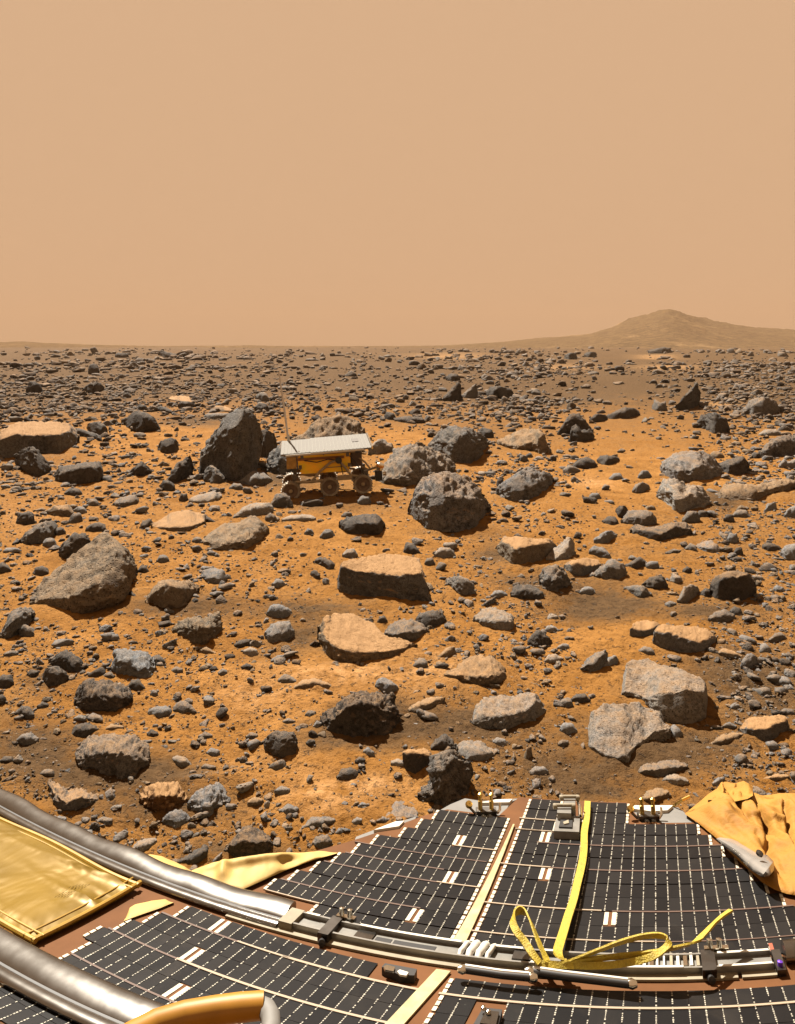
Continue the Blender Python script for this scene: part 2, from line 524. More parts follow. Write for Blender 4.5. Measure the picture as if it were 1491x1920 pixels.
# ------------------------------------------------------------------ where the rocks lie
# tile | upper outline | lower outline | brow line | look | name
ROCK_DATA = '''
A|0,505 60,470 110,452 230,440 380,455 420,480 430,520|0,655 100,650 220,625 320,630 380,600 430,560|0,530 80,515 140,522 250,522 330,518 390,503 430,535|g dust=.95 flat|broad dark ledge with a bright dusty top
A|100,620 140,590 180,583 215,600 245,650 275,690 280,720|100,690 150,735 210,758 250,745 280,725||d|dark pitted boulder in front of the dusty-topped ledge
A|303,745 315,715 360,700 470,685 560,675 590,690 590,750|303,755 330,790 400,800 500,795 560,785 590,765|303,748 350,728 450,708 560,698 590,725|d|long dark loaf-shaped rock
A|680,440 715,425 745,392 790,380 830,400 865,440 890,480|680,445 720,485 780,505 850,505 890,490||d|dark dome-shaped rock on smooth orange sand
A|483,480 500,455 540,445 575,455 600,490 600,520|483,495 520,510 570,530 600,525||d|
A|425,480 460,485 500,505 540,510 570,530|425,530 470,530 540,555 570,560||d|
A|885,580 900,550 950,530 990,545 1000,570|885,605 920,625 980,620 1000,595||d|squat dark boulder left of the tallest boulder
A|1105,720 1115,640 1150,570 1200,500 1260,430 1320,380 1370,370 1410,395 1440,460 1450,520|1105,755 1150,750 1230,755 1290,785 1360,780 1420,735 1450,660|1105,735 1130,660 1200,560 1280,470 1350,420 1400,440 1450,540|g dust=.04 D=.45 rough=.8|tallest dark boulder leaning to the right
A|1145,720 1165,692 1200,690 1240,735 1270,780|1145,780 1200,800 1270,795||g|grey wedge at the foot of the tallest boulder
A|1335,780 1370,745 1420,720 1480,730 1515,760|1335,790 1400,810 1470,805 1515,785|1335,783 1400,770 1470,768 1515,765|b|flat bluish slab right of the tallest boulder
A|1283,815 1310,790 1345,795 1362,815|1283,825 1320,832 1362,825||g|
A|940,770 960,720 1000,670 1050,635 1075,650 1075,700|940,790 990,790 1040,760 1075,735||d|dark slab leaning beside the tallest boulder
A|900,790 915,770 950,770 975,800|900,830 940,835 975,835||d|
A|728,720 760,685 790,662 815,685 845,720|728,745 780,760 845,735||d|small dark pyramid-shaped rock
A|150,250 165,220 190,212 225,235 235,265|150,285 190,290 235,280||d|dark upright stone far off at the left
A|493,150 500,125 525,118 545,130 553,160|493,180 520,188 553,183||d|farthest dark upright stone at the left
A|465,260 490,235 530,218 560,225 582,260|465,275 520,297 582,270||d|split dark boulder in the far field
A|945,318 975,305 1020,300 1060,308 1070,335|945,325 1000,338 1070,345|945,322 1000,332 1070,338|t dust=1 flat|bright cream slab in the far field
A|998,350 1015,330 1060,335 1090,350|998,372 1040,380 1090,365||d|
A|1195,370 1215,352 1260,362 1300,382|1195,378 1250,395 1300,395|1195,374 1250,388 1300,390|t dust=1|pale flat stone left of the rover antenna
A|1140,415 1160,402 1230,400 1290,402|1140,425 1200,442 1270,435 1290,415||g|
A|870,370 900,358 940,372 975,395|870,385 920,400 975,405||d|
A|765,370 780,350 810,352 825,370|765,382 800,388 825,380||d|
A|645,70 660,62 715,65 718,80|645,88 680,92 718,88||d|low dark rock far off on the horizon
A|890,45 910,50 940,60 980,70 988,82|890,75 930,92 988,90||d|dark rock with a pointed end on the horizon
A|1425,365 1450,340 1490,345 1500,365|1425,385 1470,398 1500,395||d|
A|1430,300 1455,280 1490,285 1500,310|1430,325 1460,335 1500,335||g|
A|1445,520 1470,490 1500,485 1530,510 1550,560|1445,640 1490,650 1530,620 1550,590||d|dark lumpy rock behind the tallest boulder
B|150,545 200,500 250,460 320,420 420,412 490,430 545,470 580,530|150,600 300,620 450,600 580,580|150,580 300,560 450,550 580,570|t dust=.3 D=.5|high tan boulder rising behind the rover panel
B|0,650 30,610 80,570 150,560 200,600|0,725 80,745 150,735 200,700|0,690 100,670 200,660|g|low pitted rock behind the rover rear wheel
B|570,590 600,550 650,535 700,570 705,600|570,640 640,625 705,615||p|jumbled pale rock behind the rover front
B|640,740 660,680 720,600 780,570 850,548 900,575 960,610 1010,650 1025,700|640,800 700,810 780,815 850,790 930,755 1025,725|640,770 720,760 800,740 880,730 960,700 1025,712|p D=1.0|wide pale pitted boulder right of the rover
B|905,570 940,520 1000,488 1080,478 1150,490 1210,520 1230,545|905,585 950,610 1010,650 1050,690 1130,695 1180,660 1230,580|905,577 980,555 1060,575 1150,575 1230,560|g dust=.1|overhanging dark boulder with a pale furrowed top
B|1180,490 1220,470 1260,490 1272,520|1180,520 1230,545 1272,535||d|
E|800,90 815,40 850,0 900,-25 1000,-42 1080,-40 1140,-20 1180,25 1215,85 1230,130|800,180 840,235 900,265 980,290 1060,285 1150,270 1200,225 1230,170|800,125 870,85 960,75 1050,95 1100,130 1180,105 1230,145|b dust=.30 D=.8 rough=.9|huge rounded boulder in front of the rover
B|1310,810 1340,770 1390,730 1440,703 1490,715 1560,738 1590,725 1605,745|1310,860 1340,885 1400,895 1480,880 1560,830 1605,770|1310,830 1400,800 1500,800 1605,758|b dust=.1|grey boulder with a raised right tip
B|1285,560 1340,520 1420,490 1490,478 1530,485 1560,540 1568,590|1285,570 1400,605 1480,615 1540,632 1568,625|1285,565 1400,590 1500,560 1540,540 1568,600|t dust=.4|tan wedge with a dark right end
B|980,320 1010,285 1060,225 1080,215 1088,300|980,328 1040,333 1088,328||d dust=.1|dark triangular fin far behind the rover
B|1005,195 1030,178 1070,180 1080,205|1005,215 1040,222 1080,218||d|
B|1220,285 1250,255 1310,248 1370,265 1380,290|1220,295 1290,320 1380,305||d|broad dark mound right of the triangular fin
B|1090,300 1120,270 1170,228 1182,290|1090,310 1140,318 1182,305||g|
B|715,430 780,418 880,425 890,440|715,445 790,462 890,455||d|low dark slug-shaped rock behind the rover
B|655,410 670,390 710,400 720,420|655,430 690,440 720,435||d|
B|800,390 830,372 858,380 858,400|800,405 830,415 858,408||d|
B|1285,790 1295,762 1320,765 1330,790|1285,810 1305,820 1330,810||d|
B|1412,650 1430,625 1458,640 1460,660|1412,665 1435,675 1460,668||g|
C|175,480 205,430 250,390 290,410 330,460 355,490|175,520 240,515 300,510 355,505||d dust=.1|dark peaked arch-like rock
C|230,520 240,470 265,455 300,490 340,485 370,530|230,560 300,560 340,555 370,545||d|two-humped rock in front of the arch-like rock
C|430,420 480,390 540,362 590,368 615,390|430,430 500,437 560,430 615,410||d|long dark sloping rock behind the arch-like rock
C|345,430 380,400 435,410 440,430|345,455 390,450 440,440||d|
C|695,350 705,320 740,340 768,325 768,370|695,380 735,390 768,385||g|grey stone with two pointed ears
C|832,370 860,320 900,280 940,225 955,265 960,330|832,385 890,385 960,345||d|spiky dark rock pointing up to the right
C|1200,390 1240,330 1310,305 1380,325 1408,380|1200,405 1300,420 1408,395||g|broad grey boulder in the far right field
C|940,450 970,405 1040,390 1100,420 1115,480|940,480 1000,490 1050,520 1115,510||d|dark hunched boulder below the spiky rock
C|665,50 700,45 760,30 790,35 800,55|665,65 730,68 800,62||d|dark rock ridge below the distant hill
C|310,70 340,55 378,60 378,75|310,85 345,90 378,85||d|
C|200,75 230,58 268,62 270,85|200,95 235,102 270,98||d|
C|745,690 770,665 830,620 900,605 970,610 1020,640 1060,690 1080,720|745,740 790,770 860,785 950,785 1020,765 1080,735|745,705 850,725 950,712 1040,705 1080,725|b dust=.15|large grey hump-backed boulder
C|1060,690 1110,665 1200,637 1225,680|1060,710 1110,740 1180,745 1225,735|1060,700 1130,690 1200,655 1225,690|d|dark pointed rock touching the hump-backed boulder
C|1300,620 1340,570 1400,530 1470,515 1560,530|1300,650 1400,650 1470,640 1560,630||g|sloping grey boulder cut by the right edge
C|245,690 280,660 325,642 370,665 390,690|245,705 320,712 390,705||d|
C|383,660 400,640 440,635 480,640 515,645|383,675 430,695 480,685 515,655||d|
C|195,715 225,688 260,700 285,715|195,735 240,740 285,725||g|
F|718,40 740,5 790,-10 870,20 930,35 960,50 1000,100 1005,120|718,85 760,120 800,150 835,190 870,175 940,160 1005,130|718,55 800,65 840,110 880,95 935,42 1005,118|p dust=.3|split wedge with a pale face and a dark facet
F|1070,60 1100,30 1180,20 1280,30 1350,15 1430,0 1500,-10|1070,105 1130,120 1220,120 1300,105 1400,70 1500,40|1070,80 1180,70 1300,65 1500,10|t dust=.3|long low tan rock at the right edge
C|1015,630 1040,610 1080,620 1090,640|1015,645 1050,655 1090,650||t|
C|615,745 635,720 670,715 688,745|615,765 650,772 688,765||b|
C|450,765 480,735 515,735 530,765|450,770 490,778 530,772||b|
C|583,830 600,795 640,782 675,795|583,845 620,852 675,825||g|
C|338,865 355,845 390,845 405,870|338,880 370,882 405,878||b|
C|1285,515 1330,490 1390,490 1420,510|1285,525 1350,532 1420,525||p|
C|1400,690 1430,650 1450,670 1500,650|1400,705 1450,712 1500,705||b|
C|1243,635 1260,615 1290,620 1300,640|1243,650 1270,657 1300,652||d|
D|180,680 230,590 300,510 380,430 470,350 540,310 610,298 680,320 725,370 750,480|180,695 260,705 360,740 460,748 540,735 640,705 700,665 735,560 750,500|180,692 300,675 400,650 500,610 600,545 680,470 750,495|t dust=.12 D=1.0 rough=.8|big speckled wedge sloping down to the left
D|335,390 365,340 420,290 470,290 500,330|335,420 360,445 420,430 500,400||d|dark block behind the speckled wedge
D|482,270 505,240 550,232 590,250 592,280|482,290 530,293 592,288||d|
D|115,330 150,290 220,240 300,222 320,245|115,345 150,362 220,360 280,330 320,290||g|grey ridged rock behind the speckled wedge
D|275,290 300,265 350,258 365,285|275,305 320,310 365,300||d|
D|240,345 260,320 300,322 315,350|240,370 280,378 315,365||b|
D|90,215 110,180 150,165 185,185 188,225|90,240 140,252 188,245||d|small dark cube-like boulder
D|250,170 310,140 380,130 410,165|250,180 330,210 410,200||t|
D|387,220 410,185 445,175 460,205|387,238 425,243 460,230||g|
D|413,165 435,145 470,150 485,170|413,175 450,188 485,182||b|
D|635,125 680,95 730,80 760,75 775,100|635,140 690,152 740,140 775,120|635,132 700,125 775,108|g|grey rock with a dark right end
D|360,70 390,42 440,45 460,75|360,80 420,92 460,85||d|
D|487,125 505,105 540,105 552,125|487,138 525,145 552,138||g|
D|1062,105 1110,75 1180,60 1240,75|1062,125 1130,130 1200,122 1240,95|1062,118 1150,112 1240,88|p|flat pale crumbly rock patch
D|1003,100 1010,72 1045,75 1050,100|1003,115 1030,122 1050,112||d|
D|783,260 800,225 840,215 860,235|783,272 820,275 860,250||d|
D|855,240 900,220 960,170 1060,160 1140,190|855,270 950,285 1050,285 1140,250|855,262 950,265 1050,262 1140,235|t dust=.7 flat|low outcrop covered in orange dust
D|1140,235 1155,195 1180,210 1200,235|1140,240 1170,243 1200,238||d|
D|1130,340 1180,280 1250,245 1330,235 1400,200 1450,210 1490,235|1130,345 1200,385 1300,390 1390,388 1450,340 1490,290|1130,343 1230,360 1330,350 1420,310 1490,270|t dust=.2 D=1.0|broad pale sloping slab in front of the rover
D|1320,200 1360,150 1420,125 1500,120 1530,150|1320,210 1400,205 1470,200 1530,180||p|pale rock behind the broad sloping slab
D|1077,335 1095,312 1125,320 1135,345|1077,345 1105,357 1135,350||g|
D|185,515 200,480 235,475 262,490 272,515|185,525 230,538 272,522||d|
D|-20,480 15,455 45,470 60,495|-20,515 20,520 60,510||d|
D|1128,530 1140,500 1190,488 1240,495 1265,540|1128,545 1180,580 1250,580 1265,560|1128,540 1190,545 1265,552|b|grey button-shaped rock with a dark underside
D|820,670 850,620 910,570 980,572 1060,555 1100,575 1105,600|820,690 880,705 930,725 1010,720 1050,670 1105,625|820,680 890,600 960,585 1010,615 1040,610 1105,605|t dust=.3|faceted tan rock with a bright upper corner
D|715,640 730,615 755,635 765,655|715,650 745,665 765,662||d|
D|770,500 790,472 820,480 830,505|770,515 800,522 830,515||d|
D|877,445 895,415 930,420 945,440|877,458 910,465 945,455||b|
D|10,850 40,790 60,730 110,710 170,720 180,740|10,870 50,890 100,870 140,820 180,790|10,860 60,790 110,760 180,760|g|upright cleft rock at the tail of the speckled wedge
D|110,840 130,800 170,810 188,850|110,870 160,885 188,875||g|
D|960,830 1000,780 1060,770 1130,780 1220,742 1230,790|960,850 1040,875 1090,920 1150,915 1200,880 1230,830|960,840 1060,820 1150,830 1230,800|t dust=.1 rough=1.5|rough triangular tan rock pointing down
E|385,530 400,490 430,455 520,430 620,410 730,405 850,435 865,470 880,540 905,640|385,590 410,625 480,640 560,640 650,660 780,675 905,675|385,535 430,490 520,510 620,520 700,530 800,535 860,525 880,560 905,650|g dust=1 flat|flat-topped slab with an orange table-like top
E|413,230 450,210 530,195 610,185 645,215 650,240|413,265 450,300 540,308 610,305 640,300 650,265|413,245 530,240 650,250|d|dark squared rock in front of the rover
E|420,195 440,175 475,180 480,200|420,205 450,212 480,205||g|
E|90,215 130,198 220,192 280,205|90,235 180,235 280,225||p|
E|-5,200 20,178 50,195 55,215|-5,225 30,237 55,230||g|
E|20,130 50,80 95,50 130,90 145,140|20,150 90,152 145,148||g|grey rock under the rover rear wheel
E|508,115 530,90 575,85 582,115|508,130 550,138 582,130||b|grey stone beside the rover front wheel
E|300,310 320,275 360,272 378,300|300,325 340,330 378,315||b|
E|213,290 230,265 258,280 262,295|213,305 240,308 262,302||b|
E|765,385 785,345 820,350 850,385 855,400|765,405 810,415 855,410||d|dark knobbly stone behind the flat-topped slab
E|425,415 450,385 490,380 510,410|425,430 470,435 510,425||p|
E|265,450 300,425 340,435 375,460 385,490|265,460 320,480 360,508 385,500||d|
E|245,510 270,500 300,530 302,545|245,530 280,560 302,555||d|
E|33,575 55,548 90,555 100,575|33,595 65,605 100,590||b|
E|880,460 895,435 925,430 940,460|880,470 910,480 940,470||g|
E|940,410 975,370 1030,375 1050,410|940,430 1000,435 1050,425||p|
E|1010,555 1050,540 1080,520 1120,545 1155,590 1160,620|1010,565 1050,610 1090,650 1140,648 1160,635||g|lopsided grey rock right of the flat-topped slab
E|1360,625 1400,590 1450,580 1500,590 1545,620 1550,650|1360,655 1430,670 1500,668 1550,665||d rough=1.5|dark crumbly heap-like rock in a brown hollow
E|1255,640 1280,615 1320,618 1345,635|1255,655 1295,660 1345,648||b|
E|1165,765 1200,730 1270,705 1340,740 1390,765|1165,790 1230,820 1330,845 1380,840 1390,800|1165,780 1260,790 1340,790 1390,785|p|cracked pale lozenge-shaped rock
E|0,730 30,690 70,680 120,710 138,735|0,760 50,772 110,768 138,750||b|upper of two round grey cobbles
E|-5,850 20,805 70,785 130,790 155,830|-5,880 50,910 120,895 155,870|-5,860 70,850 155,845|b|lower of two round grey cobbles
H|300,10 330,-40 380,-70 470,-72 540,-52 600,-15 640,40 700,72 800,92 830,110|300,80 330,175 400,205 480,212 560,205 620,210 720,190 830,120|300,60 350,110 450,150 560,160 650,155 750,140 830,113|t dust=1 flat|large flat cream slab with a dusty hollow
H|665,50 690,0 750,-25 820,-25 870,0 895,25|665,65 720,90 790,105 840,80 895,45|665,55 740,60 820,45 895,32|g dust=.2|grey rock lying on the cream slab
E|825,770 860,735 930,725 980,735 1000,775|825,785 870,825 930,825 980,810 1000,790||d|dark rock beside the cream slab
E|620,790 635,760 660,755 675,785|620,798 645,800 675,795||d|
E|1290,360 1320,315 1400,310 1500,320 1580,325 1630,360|1290,380 1310,420 1380,470 1430,478 1500,455 1570,440 1630,380|1290,365 1330,352 1390,380 1460,368 1540,358 1630,364|t dust=1 flat|tan-topped slab with a tapering left end
F|85,440 120,400 180,350 230,312 255,350 260,400|85,450 150,450 210,440 260,415|85,445 150,440 230,380 260,405|p|pale wedge leaning on the tan-topped slab
F|205,470 240,445 310,430 390,445 402,465|205,495 240,530 290,542 340,520 402,480|205,475 270,472 350,480 402,470|g dust=1 flat|boat-shaped rock with a dusty flat top
F|340,535 400,490 460,440 490,432 530,470 545,510|340,540 430,555 510,560 545,525||g|grey tent-shaped rock by brown sand
F|60,530 90,490 150,470 210,500 225,550|60,580 100,615 150,625 210,600 225,575|60,545 130,565 180,545 225,562|g rough=1.5|lumpy cube-like rock with a mottled top
F|345,385 370,365 420,370 460,410 465,425|345,410 400,425 450,440 465,435||b|smooth bluish stone behind the boat-shaped rock
F|370,330 410,290 460,275 495,300|370,355 420,362 495,315||b|
F|525,220 560,170 620,160 690,165 720,215|525,245 600,255 660,260 720,245||g|hunched grey rock behind the curved ledge
F|490,160 510,130 540,130 560,165|490,175 515,225 560,190||d|
F|415,225 455,195 490,210 505,240|415,235 470,255 505,250||d|
F|580,270 600,240 650,272 720,268 800,240 880,240 900,270|580,295 640,320 720,345 800,335 900,300|580,278 660,282 740,292 820,262 900,274|d dust=.2|long dark curved ledge
F|860,205 890,170 940,165 960,205|860,235 910,242 960,230||g|
F|940,190 960,165 1000,165 1005,195|940,205 980,210 1005,205||d|
F|1095,210 1110,185 1145,190 1150,220|1095,232 1125,238 1150,235||d|
F|1145,190 1170,160 1220,165 1238,200|1145,205 1190,213 1238,210||g|
F|1320,165 1340,130 1385,118 1390,150|1320,175 1350,172 1390,160||b|
F|1432,190 1450,150 1500,130 1530,150|1432,210 1470,210 1530,200||b|
F|1110,325 1125,292 1165,298 1172,330|1110,345 1140,355 1172,350||b|
F|940,370 970,345 1020,330 1055,360 1065,385|940,380 1000,400 1040,412 1065,405|940,375 1000,375 1065,392|b dust=.3|
F|880,380 905,345 935,365 945,390|880,385 915,395 945,400||g|
F|765,405 800,388 855,390|765,412 800,415 855,400||d|
F|1148,405 1160,378 1190,372 1203,400|1148,415 1175,422 1203,412||d|
F|1305,365 1340,345 1400,365 1410,380|1305,385 1350,398 1410,388||d|
F|1410,390 1440,355 1500,345 1540,370|1410,420 1450,445 1500,450 1540,430||b|grey rock cut by the right edge above the boxy rock
F|1022,570 1040,535 1110,510 1190,505 1250,525 1262,560|1022,640 1060,665 1130,675 1210,670 1262,645|1022,585 1070,552 1130,538 1170,542 1215,530 1262,570|d dust=.3 flat|boxy dark rock with a light flat top
F|655,470 680,450 720,450 735,475|655,490 690,498 735,490||b|
F|540,475 580,450 620,425 650,450 652,475|540,487 600,495 652,485||d|
F|640,575 670,540 720,520 765,545 770,580|640,595 720,612 770,600||d rough=1.5|
F|540,600 600,575 640,590 685,630|540,605 590,640 640,662 685,645||g|
F|288,620 310,595 350,595 372,620|288,632 330,640 372,635||b|
F|790,550 810,520 850,530 860,560|790,565 830,580 860,570||p|
F|840,670 870,590 920,580 955,595|840,688 880,685 920,660 955,625||p|
F|965,625 985,600 1015,605 1018,640|965,645 990,655 1018,650||d|
F|1010,765 1040,735 1100,715 1150,750 1155,770|1010,790 1060,797 1120,790 1155,778||g|
F|1130,730 1150,702 1185,715 1197,745|1130,740 1165,760 1197,750||d|
F|862,500 885,480 912,495|862,512 890,522 912,510||d|
F|1370,605 1390,582 1425,600 1430,615|1370,615 1400,632 1430,622||b|
F|765,690 790,672 825,685|765,705 795,715 825,700||b|
F|575,830 590,795 640,778 720,790 740,805|575,870 630,880 690,870 740,830|575,828 640,842 690,828 740,812|g dust=.9 flat|small cream-topped block left of its larger twin
I|705,30 740,5 800,0 900,5 1000,20 1045,70|705,110 760,140 850,160 950,165 1010,130 1045,90|705,45 780,42 860,75 950,100 1000,85 1045,77|b dust=1 flat|larger cream-topped block with a dark front
I|615,145 650,120 690,130 705,155|615,160 660,175 705,175||g|
I|0,90 20,40 60,18 110,60 132,85|0,115 60,132 110,125 132,100||d|dark cone-shaped lump on bare orange soil
I|90,30 110,5 145,8 160,25|90,40 125,48 160,38||b|
I|285,245 330,195 390,155 435,140 445,180|285,260 340,272 390,265 430,235 445,205|285,250 350,215 420,170 445,190|g|slanted grey shark-fin rock
I|410,235 450,180 490,165 505,200|410,245 460,235 505,215||b|
I|90,200 110,172 150,165 190,190|90,215 140,222 190,205||p|
I|160,130 190,105 225,112 232,130|160,138 200,142 232,135||b|
I|510,370 525,290 545,225 640,195 720,220 830,245 920,290 980,300 1010,340 1030,400 1040,500|510,385 580,410 650,430 690,480 745,540 850,545 960,540 1040,520|510,378 600,388 650,408 700,405 800,382 880,362 920,375 1000,380 1025,400 1040,510|p dust=.30 D=1.0 rough=.55|largest block with a broad pale sloping top
I|325,560 360,500 420,440 520,432 620,440 660,470 730,475 760,560 782,575|325,600 350,690 400,740 500,768 545,760 590,705 660,660 720,645 782,638|325,595 360,680 420,728 500,750 545,740 600,680 660,640 700,600 782,585|p dust=.22 D=1.0 rough=.5|pale tilted plate in front of the largest block
I|1190,210 1210,170 1250,150 1275,180 1280,215|1190,245 1230,250 1280,232||b|grey cone-shaped stone right of the cream-topped blocks
I|1060,160 1085,135 1150,150 1190,175|1060,165 1120,190 1190,185||t dust=.6|
I|1180,580 1230,520 1320,510 1400,505 1440,515 1450,570|1180,595 1250,630 1330,655 1390,630 1450,590|1180,585 1260,588 1330,592 1380,555 1450,545|g dust=1 flat|orange-topped rock right of the largest block
I|1020,665 1080,620 1150,605 1195,610|1020,672 1090,680 1150,650 1195,630||t|cracked flat tan rock in front of the orange-topped rock
I|1125,460 1150,438 1178,450|1125,470 1150,478 1178,465||b|
I|1090,565 1120,542 1165,570|1090,575 1130,582 1165,580||g|
I|242,415 270,388 320,390 342,420|242,435 290,442 342,432||d|
I|160,440 200,410 240,415 245,450|160,455 205,468 245,460||g|
I|178,580 200,548 250,550 270,590|178,605 230,617 270,610||b|grey angular stone left of the tilted plate
I|165,665 190,642 222,655|165,680 195,688 222,670||g|
I|615,810 650,780 740,765 820,760 885,785|615,825 680,860 760,855 850,825 885,805|615,815 700,815 800,800 885,795|g dust=.2|long grey boat-hull rock in front of the tilted plate
I|755,870 780,840 840,840 890,870|755,880 830,905 890,898||p|
I|10,820 40,795 90,798 108,820|10,845 60,850 108,835||b|dark-based stone alone above the solar panel
I|1405,490 1430,470 1480,475 1490,500|1405,500 1450,512 1490,508||g|
I|1345,85 1380,50 1420,40 1440,70|1345,100 1390,100 1440,85||g|
I|1300,865 1370,840 1455,838|1300,875 1400,880 1455,870||t dust=.6|flat pale flake behind the airbag
H|310,540 350,490 410,440 420,400 500,370 560,390 640,395 700,390 715,440 720,500|310,560 370,610 450,625 550,630 640,625 690,580 720,540|310,550 400,500 470,450 560,450 640,470 720,480|d dust=.15 rough=1.4 D=.6|dark craggy boulder in the middle of the near ground
H|600,340 630,290 690,305 735,345|600,350 650,375 700,390 735,370||b|bluish rock touching the dark craggy boulder
H|-10,650 20,600 100,590 170,610 175,660|-10,700 30,740 90,752 150,730 175,690||d|rounded grey-brown rock left of the dark craggy boulder
H|1000,280 1060,230 1130,185 1200,170 1290,190 1320,230 1350,290|1000,290 1080,320 1180,340 1250,345 1320,325 1350,305|1000,285 1100,290 1200,295 1280,280 1350,295|t dust=.5|turtle-shell rock half buried in orange dust
H|1150,540 1165,470 1220,410 1290,390 1360,400 1440,380 1500,375 1530,430 1555,480|1150,565 1200,590 1270,580 1330,590 1400,570 1480,545 1555,510|1150,550 1220,520 1300,520 1360,510 1440,490 1500,450 1555,490|p dust=.3 rough=.8|saddle-shaped pale rock with orange dust in its dip
H|790,470 850,430 920,410 990,400|790,480 830,505 900,475 990,440||t dust=.5|
H|920,690 950,640 990,610 1040,640 1050,680|920,705 980,710 1050,700||d|dark rock on top of the knobbly column
H|842,950 900,900 920,770 960,710 1040,695 1090,720 1118,770 1125,900|842,975 900,1005 982,1026 1060,1005 1125,930|842,958 900,930 950,800 1000,760 1060,760 1125,910|g dust=.1 rough=1.5 D=.6|knobbly grey column above the left panel latch
H|765,720 830,710 900,700 930,740|765,800 830,830 900,800 930,780|765,722 850,715 930,745|d dust=.8|black-fronted overhang left of the knobbly column
H|1070,680 1100,645 1180,655 1250,690 1290,710|1070,720 1130,765 1200,770 1270,730 1290,720|1070,700 1150,730 1220,725 1290,715|p|pale mottled slab right of the knobbly column
H|1262,655 1290,630 1335,640 1340,665|1262,668 1300,685 1340,678||b|
H|1440,740 1455,680 1480,675 1482,720|1440,750 1460,770 1482,735||t|
H|540,710 570,680 600,715|540,725 580,742 600,735||b|
H|497,760 520,740 552,755|497,772 525,782 552,768||d|
H|393,850 420,810 470,795 510,820|393,865 440,875 490,870 510,840||d|dark stone with an orange hollow side
H|218,500 235,478 275,488|218,515 245,522 275,515||g|
H|90,540 120,525 158,538|90,552 125,557 158,548||g|
H|220,660 240,638 270,650|220,675 245,685 270,670||d|
H|262,570 280,535 308,545|262,578 290,583 308,575||b|
H|695,770 730,752 785,770|695,785 750,800 785,790||p|
H|960,180 1000,130 1050,110 1055,150|960,190 1010,188 1055,165||t|
H|65,310 100,275 135,290 170,315|65,322 120,332 170,325||g|
H|150,355 200,315 270,300 330,320 375,345|150,360 250,358 320,360 375,350||t dust=.5|pale crust behind the dark craggy boulder
H|18,205 60,175 105,170|18,215 60,212 105,190||b|
G|295,200 320,155 370,145 410,165 465,220|295,225 350,250 400,278 440,275 465,245||d|rear of two touching dark rocks
G|243,290 260,230 300,220 350,245 375,290|243,310 280,350 340,340 375,310||d|front of two touching dark rocks
G|630,250 645,150 700,145 770,150 830,170 865,190|630,262 700,285 790,300 840,290 865,260|630,245 660,200 720,205 780,245 830,250 865,235|b dust=.05 rough=1.4|jagged grey-topped block behind the shaggy boulder
G|430,420 450,340 490,295 550,320 620,325 720,350 735,390|430,450 480,490 560,492 640,485 690,460 735,430|430,425 500,405 580,395 650,415 735,405|d dust=.1 rough=1.4|shaggy dark boulder with a hollow underside
G|715,345 735,310 775,305 812,350|715,360 765,372 812,365||d|
G|-20,300 20,275 60,280 75,320|-20,355 30,360 75,335||d|
G|-20,390 10,385 35,405|-20,450 10,460 35,430||d|
G|152,275 175,250 215,258|152,290 185,302 215,285||d|
G|85,490 120,450 165,460 190,495|85,505 150,530 190,525||d|dark hooded stone left of the shaggy boulder
G|828,490 850,462 930,455 960,475|828,500 880,525 930,525 960,500||b|left one of a pair of smooth cobbles
G|962,470 990,430 1040,425 1080,460 1090,485|962,490 1020,505 1090,495||g|right one of a pair of smooth cobbles
G|400,600 420,560 480,548 530,565 550,580|400,620 440,640 500,625 550,595||d|dark rock just behind the whale-like boulder
G|88,645 120,610 170,605 212,635|88,660 150,675 212,660||b|
G|415,735 440,670 520,630 620,615 700,630 780,640 830,670 840,720|415,750 440,795 540,830 660,845 740,845 790,810 840,770|415,745 500,735 600,715 700,720 780,725 840,740|g dust=.25 rough=1.3 D=.75|big whale-like boulder near the foil blanket
G|575,590 620,558 690,570|575,600 640,592 690,585||t|
G|823,610 845,585 882,605|823,622 855,637 882,625||d|
G|948,745 990,730 1040,745 1070,780|948,755 990,800 1030,803 1070,790||p|folded pale stone right of the whale-like boulder
G|1128,795 1150,778 1205,795|1128,805 1165,818 1205,808||g|
G|1155,715 1180,688 1225,705|1155,730 1190,742 1225,732||b|
G|1112,625 1145,600 1185,615|1112,635 1150,645 1185,635||g|
G|1375,625 1400,603 1440,615|1375,638 1410,643 1440,635||g|
G|840,385 855,362 880,375|840,400 860,410 880,400||b|
G|22,165 60,145 105,150|22,178 60,185 105,165||g|
G|1312,110 1350,85 1400,82|1312,125 1350,135 1400,115||d|
G|1360,145 1400,125 1440,140|1360,160 1410,182 1440,170||p|
G|1350,235 1380,218 1412,230|1350,248 1385,255 1412,248||d|
G|1115,140 1150,120 1205,160|1115,155 1160,168 1205,165||t|
G|210,455 235,430 270,445|210,468 240,475 270,462||d|
G|958,255 985,235 1022,248|958,265 990,278 1022,268||g|
G|1220,270 1245,245 1270,258|1220,283 1245,290 1270,278||b|
J|270,200 310,210 370,250 430,235 500,250 555,280|270,215 290,280 330,350 380,365 470,340 555,300|270,207 310,270 370,310 430,290 500,285 555,290|g dust=.5 rough=1.4|rough dust-backed rock beyond the ramp
J|790,280 820,230 880,195 960,190 1040,225 1055,290|790,310 850,345 900,365 970,345 1055,310|790,292 860,270 940,270 1055,298|d dust=.9 rough=1.6 stain=1|crumbly rock stained rusty orange
J|1062,310 1090,260 1160,215 1230,200 1270,240 1280,290|1062,345 1130,385 1180,380 1220,335 1280,305|1062,335 1150,340 1280,298|b dust=.1 rough=1.4|coarse light grey rock right of the rusty rock
J|915,400 940,365 985,345 1040,370 1062,400|915,425 980,460 1030,435 1062,415||b rough=1.3|rough grey cobble in front of the rusty rock
J|300,405 330,385 370,395|300,415 345,435 370,415||b|
